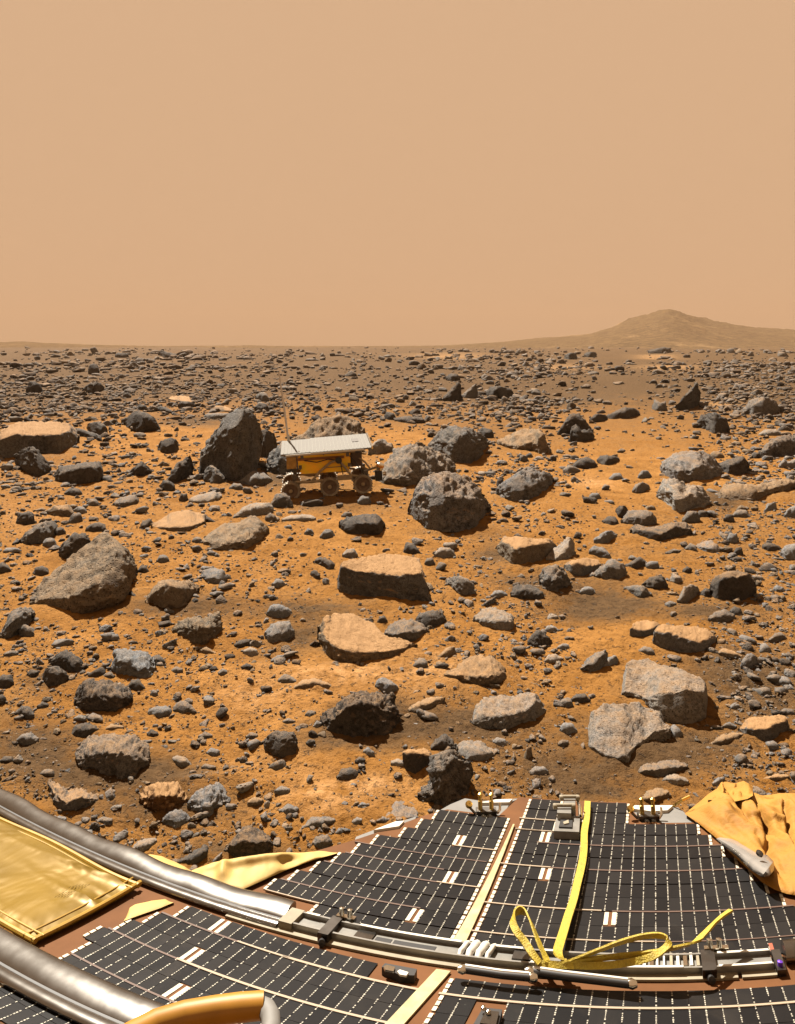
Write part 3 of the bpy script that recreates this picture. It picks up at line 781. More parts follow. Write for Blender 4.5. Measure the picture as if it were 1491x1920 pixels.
J|540,410 575,390 630,400|540,425 600,438 630,430||g|
J|725,575 770,530 850,505 880,520|725,582 800,585 850,560 880,530||p|
J|980,640 1060,600 1150,545 1165,570|980,645 1060,668 1120,650 1165,600||d|dark splintered wedge behind the ramp
K|68,570 110,500 160,455 210,440 280,475 335,510|68,590 110,628 220,620 290,590 335,555|68,580 150,530 240,520 335,535|d dust=.15 rough=1.3|dark angular boulder behind the golden airbag strip
K|555,530 580,500 640,485 660,520|555,550 610,575 660,545||g|stone beside the dark angular boulder and airbag strip
K|490,455 550,390 620,385 680,400|490,465 560,460 640,435 680,420||b|long bluish rock sunk in orange soil
K|372,355 420,315 475,340|372,370 420,385 475,360||b|
K|345,240 380,215 425,235|345,260 390,268 425,255||b|
K|915,410 970,350 1030,300 1100,320 1140,350 1145,390|915,418 1000,415 1080,408 1145,398|915,414 1000,405 1080,398 1145,393|b dust=.2|grey triangular slab behind the panel edge
K|190,305 225,280 275,290|190,325 240,332 275,318||t|
K|775,415 800,390 830,400|775,430 800,440 830,425||b|
K|810,330 830,305 860,318|810,342 835,348 860,338||b|
K|683,480 705,450 732,470|683,492 710,498 732,488||b|
K|272,405 295,390 322,402|272,418 300,425 322,415||d|
M|95,225 170,150 270,125 355,160|95,245 160,262 260,255 355,200|95,235 200,215 355,180|t dust=.3|pinkish rock behind the right panel latch
M|745,85 800,35 860,30|745,105 800,108 860,60||b|
'''

TILES = {'A': (0, 640, 2.982), 'B': (500, 640, 2.982), 'C': (991, 640, 2.982), 'D': (0, 900, 2.982), 'E': (500, 900, 2.982), 'F': (991, 900, 2.982),
         'G': (0, 1170, 2.982), 'H': (500, 1170, 2.982), 'I': (991, 1170, 2.982), 'J': (0, 1400, 2.982), 'K': (400, 1400, 2.982), 'M': (1180, 1450, 4.794)}
TONES = {'d': (0.071, 0.064, 0.058), 'g': (0.124, 0.119, 0.114), 'b': (0.158, 0.160, 0.165), 'p': (0.205, 0.198, 0.188), 't': (0.160, 0.130, 0.096)}
TONE_WORD = {'d': 'dark', 'g': 'grey-brown', 'b': 'bluish-grey', 'p': 'pale', 't': 'tan'}
DUST_DEFAULT = {'d': 0.06, 'g': 0.15, 'b': 0.09, 'p': 0.22, 't': 0.42}


def parse(line):
    tile, up, lo, rid, fl, label = line.split('|')
    ox, oy, s = TILES[tile]

    def pts(txt):
        a = np.array([[float(q) for q in w.split(',')] for w in txt.split()])
        return np.stack([ox + a[:, 0] / s, oy + a[:, 1] / s], 1)
    U, L = pts(up), pts(lo)
    R = pts(rid) if rid else None
    opt = dict(tone='g', flat=False, D=0.8 if rid else 0.55, rough=1.0, dust=None)
    for w in fl.split():
        if w in TONES:
            opt['tone'] = w
        elif w == 'flat':
            opt['flat'] = True
        elif '=' in w:
            k, v = w.split('=')
            opt[k] = float(v)
    if opt['dust'] is None:
        opt['dust'] = DUST_DEFAULT[opt['tone']]
    return U, L, R, opt, label.strip()


ROCKS = [parse(l) for l in ROCK_DATA.strip().splitlines()]


# ------------------------------------------------------------------ ground
# soil patches: (column, row, half width, half height, amount) on the picture's ground, turned into places on the plain
DRIFT = [(330, 1140, 150, 22, .8), (1120, 1140, 95, 45, .9), (1330, 1150, 120, 20, .5), (60, 1400, 110, 60, .75), (250, 1450, 170, 30, .8),
         (300, 1510, 190, 45, .6), (870, 1360, 160, 40, .7), (1240, 1400, 170, 60, .7), (1380, 1260, 130, 45, .7), (640, 1400, 140, 35, .5),
         (590, 1140, 110, 20, .6), (930, 1030, 60, 22, .6), (860, 995, 110, 10, .5), (100, 1270, 60, 30, .6), (560, 1190, 60, 30, .55),
         (520, 900, 90, 18, .6), (1350, 935, 60, 22, .7), (700, 1330, 90, 50, .4), (1000, 1440, 150, 40, .4), (360, 795, 90, 14, .6),
         (1010, 745, 110, 14, .5), (1450, 1330, 80, 40, .5), (450, 1590, 120, 22, .6), (1000, 1090, 90, 20, .5), (1100, 1480, 160, 25, .5),
         (330, 1400, 60, 20, .4), (480, 1240, 70, 30, .3), (620, 950, 90, 12, .4)]
BARE = [(620, 1270, 120, 40, -.5), (330, 1270, 160, 30, -.5), (1150, 1190, 110, 40, -.6), (110, 1170, 120, 26, -.5), (380, 1375, 130, 30, -.45),
        (620, 1480, 170, 60, -.5), (300, 830, 130, 28, -.7), (1150, 895, 260, 50, -.45), (600, 1000, 140, 40, -.3), (900, 1000, 200, 40, -.3),
        (700, 1030, 90, 40, -.3), (1080, 1250, 80, 40, -.4), (480, 1310, 100, 40, -.4), (860, 1190, 100, 40, -.3), (170, 1060, 170, 60, -.3),
        (1400, 880, 120, 30, -.5), (740, 830, 120, 25, -.5)]
CRUST = [(650, 1265, 130, 25, .9), (480, 1305, 95, 40, .6), (610, 1500, 90, 30, .9), (700, 1480, 80, 20, .8), (820, 1260, 60, 40, .6), (1110, 905, 45, 12, .9),
         (1060, 690, 60, 6, .6), (1255, 690, 60, 5, .7), (840, 668, 80, 4, .7), (1230, 668, 40, 3, .7), (500, 1440, 120, 30, .4), (1350, 760, 40, 6, .7), (40, 960, 60, 20, .4)]


def uv_on_plain(x, y):
    y = np.maximum(y, 0.05)
    return CX + F * x / y, HV + F * CAMH / y


def patch_sum(x, y, items):
    u, v = uv_on_plain(x, y)
    out = np.zeros_like(u)
    for (a, b, ru, rv, s) in items:
        d = ((u - a) / ru) ** 2 + ((v - b) / rv) ** 2
        out += s * np.exp(-d * 1.1)
    out[y < 0.3] = 0
    return out


DUNES = [(330, 800, 200, 26, .05), (1020, 735, 160, 16, -.16), (1100, 715, 200, 8, .12), (560, 700, 300, 7, .15), (250, 700, 250, 8, .12),
         (1350, 1290, 120, 30, -.012), (600, 1265, 150, 20, .018), (380, 1470, 130, 18, .02), (810, 1440, 90, 25, .02), (690, 1130, 140, 20, -.012),
         (1120, 1140, 120, 45, -.02), (740, 1180, 40, 18, -.02)]


def ground_z(x, y):
    """Height of the plain."""
    x = np.atleast_1d(np.asarray(x, dtype=np.float64))
    y = np.atleast_1d(np.asarray(y, dtype=np.float64))
    r = np.hypot(x, y)
    p = np.stack([x, y, np.zeros_like(x)], 1)
    z = 0.022 * fbm(p * 0.8, 3, 2)
    z += 0.012 * fbm(p * 5.0, 3, 5) * smooth(0.6, 1.5, r)
    z += 0.05 * noise3(p * 0.23, 8) * smooth(5, 14, r)
    z += 0.30 * noise3(p * 0.055, 12) * smooth(16, 60, r)
    z += 0.5 * noise3(p * 0.02, 15) * smooth(60, 200, r)
    z += patch_sum(x, y, DUNES)
    near = smooth(1.9, 1.3, r)
    z = z * (1 - near) - 0.05 * near
    return z


def build_ground():
    vs = np.arange(2060, 700, -3.0)
    r = np.concatenate([[0.05, 0.3, 0.6, 0.9], F * CAMH / (vs - HV), np.geomspace(31, 4000, 90)])
    fine = np.arange(-33, 33.01, 0.125)
    az = np.concatenate([np.arange(-180, -75, 7.5), np.arange(-75, -33, 0.7), fine, np.arange(33.7, 75, 0.7), np.arange(75, 180, 7.5)])
    A, Rr = np.meshgrid(np.radians(az), r)
    x, y = (Rr * np.sin(A)).ravel(), (Rr * np.cos(A)).ravel()
    z = ground_z(x, y)
    p = np.stack([x, y, np.zeros_like(x)], 1)
    rr = np.hypot(x, y)
    z += 0.0055 * fbm(p * 24, 3, 21) * smooth(12, 5, rr)
    z -= 0.6 * smooth(900, 4000, rr) * 4
    # soil banked up against the rocks
    br = np.random.default_rng(77)
    sel_all = (y > 1.3) & (y < 14) & (np.abs(x) < 9)
    ids = np.nonzero(sel_all)[0]
    xs, ys = x[ids], y[ids]
    add = np.zeros(len(ids))
    for (U, L, R, opt, label) in ROCKS:
        u0, u1 = min(U[0, 0], L[0, 0]), max(U[-1, 0], L[-1, 0])
        vb = L[:, 1].max()
        if vb < 760:
            continue
        yc = F * CAMH / (vb - HV)
        m = yc / F
        w = (u1 - u0) * m
        cx0, cy0 = ((u0 + u1) / 2 - CX) * m, yc + 0.28 * w
        d = np.hypot((xs - cx0) / (0.52 * w), (ys - cy0) / (0.34 * w))
        k = d < 2.2
        ang = np.arctan2(ys[k] - cy0, xs[k] - cx0)
        h = min(0.018, 0.026 * w) * (0.75 + 0.55 * np.sin(2 * ang + br.uniform(0, 6)) + 0.3 * np.sin(3 * ang + br.uniform(0, 6)))
        add[k] = np.maximum(add[k], h * np.where(d[k] < 1, 1, np.exp(-((d[k] - 1) / 0.42) ** 2)))
    z[ids] += add
    nr, na = A.shape
    idx = np.arange(nr * na).reshape(nr, na)
    nxt = np.roll(idx, -1, axis=1)
    q = np.stack([idx[:-1], nxt[:-1], nxt[1:], idx[1:]], -1).reshape(-1, 4)[:, ::-1]
    me = raw_mesh("ground", np.stack([x, y, z], 1), np.ascontiguousarray(q))
    d = patch_sum(x, y, DRIFT) + patch_sum(x, y, BARE) + 0.36 + 0.62 * smooth(6, 22, rr)
    for nm, val in (("drift", d), ("crust", np.clip(patch_sum(x, y, CRUST), 0, 1))):
        a = me.attributes.new(nm, 'FLOAT', 'POINT')
        a.data.foreach_set("value", val.astype(np.float32))
    o = link("ground", me, M_GROUND)
    tag(o, kind='structure')


build_ground()


def build_hill():
    uu = np.array([-900, -400, -100, 0, 40, 100, 170, 300, 450, 620, 800, 880, 950, 990, 1060, 1110, 1150, 1185, 1220, 1240, 1253, 1268, 1290, 1325, 1370, 1420, 1491, 1600, 1800, 2100, 2600])
    vv = np.array([649, 646, 641, 642, 641, 644, 647, 649.5, 648.5, 650, 649.5, 646, 641, 637, 632.5, 626, 616, 603, 591, 585, 583, 585, 592, 603, 611, 617, 621, 627, 636, 646, 650])
    u = np.linspace(-900, 2600, 900)
    y = np.linspace(260, 900, 60)
    U, Y = np.meshgrid(u, y)
    rid = (HV - np.interp(u, uu, vv)) / F * 520 + CAMH
    rid = np.convolve(np.pad(rid, 2, 'edge'), np.ones(5) / 5, 'valid')
    t = np.where(Y < 520, smooth(260, 520, Y), 1 - 0.5 * smooth(520, 900, Y))
    X = (U - CX) / F * Y
    p = np.stack([X.ravel(), Y.ravel(), np.zeros(X.size)], 1)
    big = rid[None, :].repeat(len(y), 0)
    Z = -2.0 + (big + 2.0) * t
    k = np.clip(big / 18.0, 0.22, 1)
    Z += (fbm(p * 0.035, 5, 31) * 2.0).reshape(Z.shape) * k * t + (fbm(p * 0.11, 3, 37, ridged=True) * 0.8).reshape(Z.shape) * k * t
    idx = np.arange(U.size).reshape(U.shape)
    q = np.stack([idx[:-1, :-1], idx[:-1, 1:], idx[1:, 1:], idx[1:, :-1]], -1).reshape(-1, 4)
    me = raw_mesh("hill", np.stack([X.ravel(), Y.ravel(), Z.ravel()], 1), np.ascontiguousarray(q))
    tag(link("hill", me, hill_material()), kind='structure')


build_hill()


def ground_hit(u, v):
    """Where the view ray of a picture point meets the plain."""
    u = np.atleast_1d(np.asarray(u, float))
    v = np.maximum(np.atleast_1d(np.asarray(v, float)), HV + 6)
    t = (v - HV) / F
    y = CAMH / t
    for _ in range(6):
        z = ground_z((u - CX) / F * y, y)
        y = 0.5 * y + 0.5 * (CAMH - z) / t
    x = (u - CX) / F * y
    return x, y, ground_z(x, y)


# ------------------------------------------------------------------ rocks
def rock_mesh(U, L, R, opt, seed):
    ua, ub = max(U[0, 0], L[0, 0]), min(U[-1, 0], L[-1, 0])
    ua, ub = min(U[0, 0], L[0, 0]), max(U[-1, 0], L[-1, 0])
    ua, ub = ua - 0.025 * (ub - ua), ub + 0.025 * (ub - ua)
    wpx = ub - ua
    hpx = max(4.0, L[:, 1].max() - U[:, 1].min())
    nc = int(np.clip(wpx / 1.6, 14, 90))
    nf = int(np.clip(hpx / 3.0, 7, 36))
    nt = int(np.clip(hpx / 4.0, 6, 26))
    nb = 6
    s = np.linspace(0, 1, nc)
    s = 0.5 - 0.5 * np.cos(np.pi * (0.08 + 0.84 * s)) / np.cos(np.pi * 0.08)
    u = ua + wpx * s
    vt = np.interp(u, U[:, 0], U[:, 1])
    vb = np.maximum(np.interp(u, L[:, 0], L[:, 1]), vt + 0.3)
    vb = vb + 0.03 * hpx
    vr = np.interp(u, R[:, 0], R[:, 1]) if R is not None else vt + (0.34 if hpx < 40 else 0.28) * (vb - vt)
    vr = np.clip(vr, vt + 0.02 * (vb - vt), vb - 0.04 * (vb - vt))
    _, yb, zg = ground_hit(u, vb)
    yb = np.convolve(np.pad(yb, 2, 'edge'), np.ones(5) / 5, 'valid')
    m = yb.mean() / F
    w = wpx * m
    hh = (vb - vr) * m
    e = np.clip(1 - (2 * s - 1) ** 2, 0, 1)
    e = e ** (0.35 if opt['flat'] else 0.55)
    lean = 0.10 if opt['flat'] else (0.16 if R is not None else 0.30)
    if not opt['flat'] and R is not None:
        # a face that takes most of the height leans back
        frac = np.mean((vr - vt) / np.maximum(vb - vt, 1e-3))
        lean = 0.12 + 0.2 * max(0.0, 0.5 - frac)
    yr = yb + lean * hh
    zr = CAMH - (vr - HV) / F * yr
    D = opt['D'] * w * e
    if opt['flat']:
        tt = np.maximum((vt - HV) / F, 1e-3)
        yflat = (CAMH - zr) / tt
        D = np.clip(yflat - yr, 0.05 * w, 1.1 * w) * np.clip(e * 1.25, 0, 1)
    else:
        D = np.minimum(D, 1.6 * (vb - vt).max() * m + 0.15 * w)
    yt = yr + D
    zt = CAMH - (vt - HV) / F * yt
    yk = yt + np.maximum(0.30 * np.maximum(zt - zg, 0), 0.04 * w * e)
    zk = zg - 0.04 * w
    dx = (u - CX) / F
    # profile control points per column: (y, z)
    bulge = (0.06 if R is not None else 0.10) * hh if not opt['flat'] else 0.02 * hh
    ctrl = [(yb + 0.02 * w, zg - 0.06 * w), (yb, zg - 0.002), ((yb + yr) / 2 - bulge, None), (yr, zr), ((yr + yt) / 2, None), (yt, zt), (yk, zk)]
    cs, zs = [], []
    for i, (yy, zz) in enumerate(ctrl):
        if zz is None:
            pa, pb = (ctrl[1], ctrl[3]) if i == 2 else (ctrl[3], ctrl[5])
            zz = (pa[1] + pb[1]) / 2 + (0 if opt['flat'] else 0.06) * (hh if i == 2 else D)
        cs.append(yy)
        zs.append(zz)
    cy, cz = np.stack(cs, 1), np.stack(zs, 1)      # (nc, 7)
    kk = np.concatenate([np.linspace(0, 1, 3)[:-1], np.linspace(1, 3, nf)[:-1], np.linspace(3, 5, nt)[:-1], np.linspace(5, 6, nb)])
    i0 = np.clip(np.floor(kk).astype(int), 0, 5)
    fr = kk - i0
    py = cy[:, i0] * (1 - fr) + cy[:, i0 + 1] * fr
    pz = cz[:, i0] * (1 - fr) + cz[:, i0 + 1] * fr
    it = (2 if opt['flat'] else 1 if R is not None else 6) if hpx > 25 else (1 if opt['flat'] else 2)
    for _ in range(it):
        py[:, 2:-1] = 0.25 * py[:, 1:-2] + 0.5 * py[:, 2:-1] + 0.25 * py[:, 3:]
        pz[:, 2:-1] = 0.25 * pz[:, 1:-2] + 0.5 * pz[:, 2:-1] + 0.25 * pz[:, 3:]
    px = dx[:, None] * py
    P = np.stack([px, py, pz], -1)                 # nc, np, 3
    # rounded ends
    for side in (0, -1):
        c = P[side].mean(0)
        inner = P[1] if side == 0 else P[-2]
        shift = (P[side].mean(0) - inner.mean(0))
        cap1 = c + (P[side] - c) * 0.72 + shift * 0.35
        cap2 = c + (P[side] - c) * 0.25 + shift * 0.5
        P = np.concatenate([[cap2, cap1], P], 0) if side == 0 else np.concatenate([P, [cap1, cap2]], 0)
    n0, n1, _ = P.shape
    # relief along the surface normal
    dU = np.gradient(P, axis=0)
    dV = np.gradient(P, axis=1)
    N = np.cross(dU, dV)
    N /= np.maximum(np.linalg.norm(N, axis=2, keepdims=True), 1e-9)
    size = min(w, hpx * m)
    q = P.reshape(-1, 3)
    base = q / size
    amp = size * opt['rough']
    d = 0.050 * fbm(base * 2.1, 3, seed) + 0.046 * fbm(base * 5.0, 3, seed + 40, ridged=True) - 0.022
    d += 0.030 * fbm(base * 12.0, 2, seed + 60)
    # blocky facets: nearest of random cut cells
    cells = np.random.default_rng(seed).uniform(0, 1, (16, 3)) * (q.max(0) - q.min(0)) + q.min(0)
    dist = np.sort(np.linalg.norm(q[:, None] - cells[None], axis=2), axis=1)
    edge = np.clip((dist[:, 1] - dist[:, 0]) / (0.22 * size), 0, 1)
    d += 0.055 * (edge - 0.6)
    if size / m > 30:
        d += 0.016 * fbm(base * 30.0, 2, seed + 80)
    fade = np.ones((n0, n1))
    fade[:, :2] = 0.2
    q = q + N.reshape(-1, 3) * (d * amp * (0.55 if opt['flat'] else 1.0) * fade.ravel())[:, None]
    # flat breaks: shave the outside with a few planes
    pr = np.random.default_rng(seed + 7)
    ctr = q.mean(0)
    rel = q - ctr
    for _ in range(3 if opt['flat'] else 9):
        nv = pr.normal(size=3)
        nv[2] *= 0.8
        nv /= np.linalg.norm(nv)
        a = rel @ nv
        c = np.quantile(a, 0.995) * pr.uniform(0.84, 0.97)
        rel = rel - (np.maximum(a - c, 0) * 0.85)[:, None] * nv
    q = rel + ctr
    idx = np.arange(n0 * n1).reshape(n0, n1)
    fq = np.stack([idx[:-1, :-1], idx[1:, :-1], idx[1:, 1:], idx[:-1, 1:]], -1).reshape(-1, 4)
    caps = [tuple(idx[0]), tuple(idx[-1][::-1])]
    org = np.array([q[:, 0].mean(), yb.mean() + 0.2 * w, float(np.mean(zg))])
    me = bpy.data.meshes.new("rock")
    me.from_pydata((q - org).tolist(), [], fq.tolist() + caps)
    me.polygons.foreach_set("use_smooth", np.ones(len(me.polygons), dtype=bool))
    me.update()
    return me, org, size


rock_boxes = []
rock_info = []
for i, (U, L, R, opt, label) in enumerate(ROCKS):
    me, org, size = rock_mesh(U, L, R, opt, 100 + i)
    o = link("rock", me, M_ROCK)
    o.location = org
    o['grain_scale'] = float(np.clip(0.30 / max(size, 0.01), 0.12, 6.0))
    j = random.uniform(0.85, 1.18)
    c = TONES[opt['tone']]
    if opt.get('stain'):
        c = (0.11, 0.058, 0.024)
    wob = random.uniform(-0.04, 0.04)
    o.color = (c[0] * j * (1 + wob), c[1] * j, c[2] * j * (1 - wob), opt['dust'])
    box = (min(U[0, 0], L[0, 0]), U[:, 1].min(), max(U[-1, 0], L[-1, 0]), L[:, 1].max())
    rock_boxes.append(box)
    rock_info.append((o, box, opt['tone'], label))

# what each rock is called: the large ones by hand, the others by what they lie beside
used = set(l for *_, l in rock_info if l)
full = [l for *_, l in rock_info if l]


def shorten(l):
    """The shortest opening of a name that still belongs to one rock only."""
    for stop in (' with ', ' sloping ', ' leaning ', ' rising ', ' beside ', ' in front ', ' behind ', ' right of ', ' left of ', ' near ', ' at the ', ' and ', ' lying ', ' from '):
        if stop in l:
            cut = l.split(stop)[0]
            if len(cut.split()) >= 2 and sum(f.startswith(cut) or cut in f for f in full) == 1:
                return cut
    return l


anchors = [(b, shorten(l)) for _, b, _, l in rock_info if l]
used_rel = set()


def describe(box, tone):
    cx, cy = (box[0] + box[2]) / 2, (box[1] + box[3]) / 2
    size = max(box[2] - box[0], box[3] - box[1])
    word = 'small' if size < 22 else 'medium'

    def gap(a):
        return max(0, abs((a[0][0] + a[0][2]) / 2 - cx) - (a[0][2] - a[0][0]) / 2) + 1.6 * max(0, abs((a[0][1] + a[0][3]) / 2 - cy) - (a[0][3] - a[0][1]) / 2)
    for ab, al in sorted(anchors, key=gap)[:16]:
        ax = (cx - (ab[0] + ab[2]) / 2) / ((ab[2] - ab[0]) / 2 + 8)
        ay = (cy - (ab[1] + ab[3]) / 2) / ((ab[3] - ab[1]) / 2 + 5)
        side = 'left' if ax < 0 else 'right'
        deep = 'behind' if ay < 0 else 'in front'
        if abs(ax) > 2.2 * abs(ay):
            rel = 'just %s of' % side
        elif abs(ay) > 2.2 * abs(ax):
            rel = 'behind' if ay < 0 else 'in front of'
        else:
            rel = '%s and %s of' % (deep, side)
        if (rel, al) in used_rel:
            continue
        form = "%s %s stone %s the %s" % (word, TONE_WORD[tone], rel, al)
        if form not in used and len(form.split()) <= 16:
            used.add(form)
            used_rel.add((rel, al))
            return form
    return None


for o, box, tone, label in rock_info:
    if not label:
        label = describe(box, tone) or "%s stone among the pebbles of the plain" % TONE_WORD[tone]
    tag(o, label, 'rock', 'rocks strewn over the plain')


# ------------------------------------------------------------------ rubble: the stones too many and too small to count, one object
def build_rubble():
    shapes = []
    for lev, cnt in ((1, 22), (2, 22)):
        group = []
        for k in range(cnt):
            bm = bmesh.new()
            bmesh.ops.create_icosphere(bm, subdivisions=lev, radius=1.0)
            v = np.array([x.co[:] for x in bm.verts])
            f = np.array([[x.index for x in p.verts] for p in bm.faces])
            bm.free()
            r = np.random.default_rng(900 + k + 50 * lev)
            for _ in range(9):                       # flat cuts make it angular
                n = r.normal(size=3)
                n /= np.linalg.norm(n)
                c = r.uniform(0.32, 0.72)
                over = np.maximum(v @ n - c, 0)
                v = v - over[:, None] * n * 0.9
            v = v * (1.25 + 0.20 * fbm(v * 1.9, 2, k)[:, None])
            v = v * np.array([r.uniform(0.8, 1.25), r.uniform(0.8, 1.25), r.uniform(0.55, 1.0)])
            group.append((v, f))
        shapes.append(group)
    r = np.random.default_rng(3)
    pos, szs = [], []

    def scatter(n, v0, v1, smin, smax, power, vbias=1.0):
        u = r.uniform(-320, 1811, n)
        v = v0 + (v1 - v0) * r.uniform(0, 1, n) ** vbias
        a = 1 - power
        q = r.uniform(0, 1, n)
        s = (smin ** a + q * (smax ** a - smin ** a)) ** (1 / a)
        return u, v, s
    packs = [scatter(15000, 654, 775, 2.8, 10, 2.3, 0.85), scatter(2300, 662, 790, 8, 18, 2.1), scatter(8500, 760, 905, 3.0, 18, 2.45), scatter(14500, 880, 1250, 3.0, 23, 2.5), scatter(12500, 1230, 1640, 3.2, 24, 2.6), scatter(9000, 850, 1150, 2.2, 4.5, 2.0), scatter(5000, 700, 930, 4.0, 17, 2.2), scatter(13000, 1130, 1640, 2.2, 5.0, 2.0)]
    wide = []
    for (a, b) in ((-1700, -330), (1560, 3200)):            # the plain on either side of the frame
        p = scatter(2600, 800, 1750, 3.0, 22, 2.5)
        wide.append((r.uniform(a, b, 2600), p[1], p[2]))
    packs += wide
    u = np.concatenate([p[0] for p in packs])
    v = np.concatenate([p[1] for p in packs])
    s = np.concatenate([p[2] for p in packs])
    x, y = (u - CX) / F * (CAMH * F / (v - HV)), CAMH * F / (v - HV)
    p3 = np.stack([x, y, np.zeros_like(x)], 1)
    scale = np.clip(y / 3.0, 0.6, 60)
    clump = noise3(p3 / scale[:, None] * 1.6, 44) + 0.6 * noise3(p3 / scale[:, None] * 5, 45) + 0.5 * noise3(p3 * 0.06, 46) * smooth(8, 20, y)
    bare = -patch_sum(x, y, BARE)
    drift = patch_sum(x, y, DRIFT)
    prob = 0.62 + 0.75 * clump - 0.55 * np.clip(bare, 0, 1) - 0.55 * np.clip(drift, 0, 1)
    keep = r.uniform(0, 1, len(u)) < np.clip(prob, 0.05, 1)
    for b in rock_boxes:
        w, h = b[2] - b[0], b[3] - b[1]
        inside = (u > b[0] + 0.05 * w) & (u < b[2] - 0.05 * w) & (v > b[1] + 0.25 * h) & (v < b[3] - 0.02 * h)
        keep &= ~inside
    # nothing under the lander
    deck_v = np.where(u < 540, 1500 + 0.41 * u, 1e9)
    deck_v = np.minimum(deck_v, np.where((u > 370) & (u < 835), 1622 - 0.26 * (u - 370), np.where(u >= 835, 1505, 1e9)))
    keep &= (v < deck_v + 30) | (u > 1640) | (u < -420)
    u, v, s, x, y = (q[keep] for q in (u, v, s, x, y))
    z = ground_z(x, y)
    inview = (u > 15) & (u < 1476) & (v < 1480)
    for b in rock_boxes:
        inview &= ~((u > b[0] - 4) & (u < b[2] + 4) & (v > b[1] - 6) & (v < b[3] + 4))
    order = [k for k in np.argsort(-s) if inview[k]][:44]
    single = set()
    for k in order:
        size = s[k] * y[k] / F * 0.5
        sv, sf = shapes[1][r.integers(len(shapes[1]))]
        w = sv * (1 + 0.10 * fbm(sv * 3.1, 2, int(k) % 97)[:, None])
        me1 = raw_mesh("rock", w * size * np.array([1.3, 1.0, 0.95]), np.ascontiguousarray(sf), False)
        o = link("rock", me1, M_ROCK)
        o.location = (x[k], y[k], z[k] + size * 0.4)
        o.rotation_euler = (0, 0, r.uniform(-0.6, 0.6))
        o['grain_scale'] = float(np.clip(0.30 / (2 * size), 0.12, 6))
        tn = 'dgbgb'[int(k) % 5]
        c = TONES[tn]
        o.color = (*c, DUST_DEFAULT[tn])
        lab = describe((u[k] - s[k] * .6, v[k] - s[k] * .7, u[k] + s[k] * .6, v[k] + s[k] * .2), tn)
        if lab is None:
            bpy.data.objects.remove(o)
            continue
        tag(o, lab, 'rock', 'rocks strewn over the plain')
        single.add(int(k))
    big = s[order[-1]]
    V, Fc, T = [], [], []
    base = 0
    tones = np.array([TONES['d'], TONES['g'], TONES['b'], TONES['g'], TONES['b'], TONES['p'], TONES['t'], TONES['b']])
    for i in range(len(u)):
        if i in single:
            continue
        lev = 1 if s[i] > 6.5 else 0
        sv, sf = shapes[lev][r.integers(len(shapes[lev]))]
        size = s[i] * y[i] / F * 0.5
        a = r.uniform(0, 2 * np.pi)
        ca, sa = np.cos(a), np.sin(a)
        el = r.uniform(0.8, 1.5)
        w = sv * np.array([el, 1, 1])
        w = np.stack([w[:, 0] * ca - w[:, 1] * sa, w[:, 0] * sa + w[:, 1] * ca, w[:, 2]], 1) * size
        w += np.array([x[i], y[i], z[i] + size * r.uniform(0.08, 0.5)])
        V.append(w)
        Fc.append(sf + base)
        base += len(w)
        t = tones[r.integers(len(tones))] * r.uniform(0.7, 1.15)
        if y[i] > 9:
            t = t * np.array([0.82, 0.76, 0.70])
        T.append(np.repeat([[t[0], t[1], t[2], r.uniform(0.05, 0.35)]], len(w), 0))
    me = raw_mesh("rubble", np.concatenate(V), np.ascontiguousarray(np.concatenate(Fc)), False)
    at = me.attributes.new("tone", 'FLOAT_COLOR', 'POINT')
    at.data.foreach_set("color", np.concatenate(T).astype(np.float32).ravel())
    o = link("rubble", me, M_RUBBLE)
    tag(o, "countless small grey stones and pebbles scattered over the orange soil", "rubble", None, 'stuff')
    print("rubble stones", len(u), "tris", len(me.polygons))


build_rubble()

# ------------------------------------------------------------------ lander deck
# Deck coordinates: X along the hinge line, Y outward, Z up, in units of the camera's height over the deck.
AX, KP = 1227.0, 1420.0
DECK_A, DECK_B = 0.4314, 0.2                     # deck plane in the world: z = DECK_A - DECK_B * y


SKEW = [False]


def W(X, Y, Z=0.0):
    if SKEW[0] and Y < 0.885:                          # the nearer deck's left field lies slightly askew
        Y += 0.058 * max(0.0, -0.25 - X)
    rho = math.hypot(X, Y)
    az = math.atan2(X, Y)
    u = AX + KP * az
    tb = KP * math.atan(1.0 / rho) / F
    t = KP * math.atan((1.0 - Z) / rho) / F
    y = (CAMH - DECK_A) / (tb - DECK_B)
    return Vector(((u - CX) / F * y, y, CAMH - t * y))


def deck_xy(u, v):
    az = (u - AX) / KP
    rho = 1.0 / math.tan((v - HV) / KP)
    return rho * math.sin(az), rho * math.cos(az)


def D(u, v, off=0.0):
    """Point over the deck on the sight line of a picture point, off metres above the deck."""
    t = (v - HV) / F
    y = (CAMH - DECK_A - off) / (t - DECK_B)
    return Vector(((u - CX) / F * y, y, CAMH - t * y))


def deck_plate(mb, outline, z0, z1, sub=0.03):
    """Flat plate with the given outline in deck coordinates, edges subdivided."""
    pts = []
    for i, (x, y) in enumerate(outline):
        x2, y2 = outline[(i + 1) % len(outline)]
        n = max(1, int(math.hypot(x2 - x, y2 - y) / sub))
        for k in range(n):
            pts.append((x + (x2 - x) * k / n, y + (y2 - y) * k / n))
    n = len(pts)
    b = len(mb.v)
    mb.v += [tuple(W(x, y, z1)) for x, y in pts] + [tuple(W(x, y, z0)) for x, y in pts]
    mb.f.append(tuple(b + k for k in range(n)))
    mb.f.append(tuple(b + n + k for k in range(n))[::-1])
    for k in range(n):
        k2 = (k + 1) % n
        mb.f.append((b + k, b + n + k, b + n + k2, b + k2))


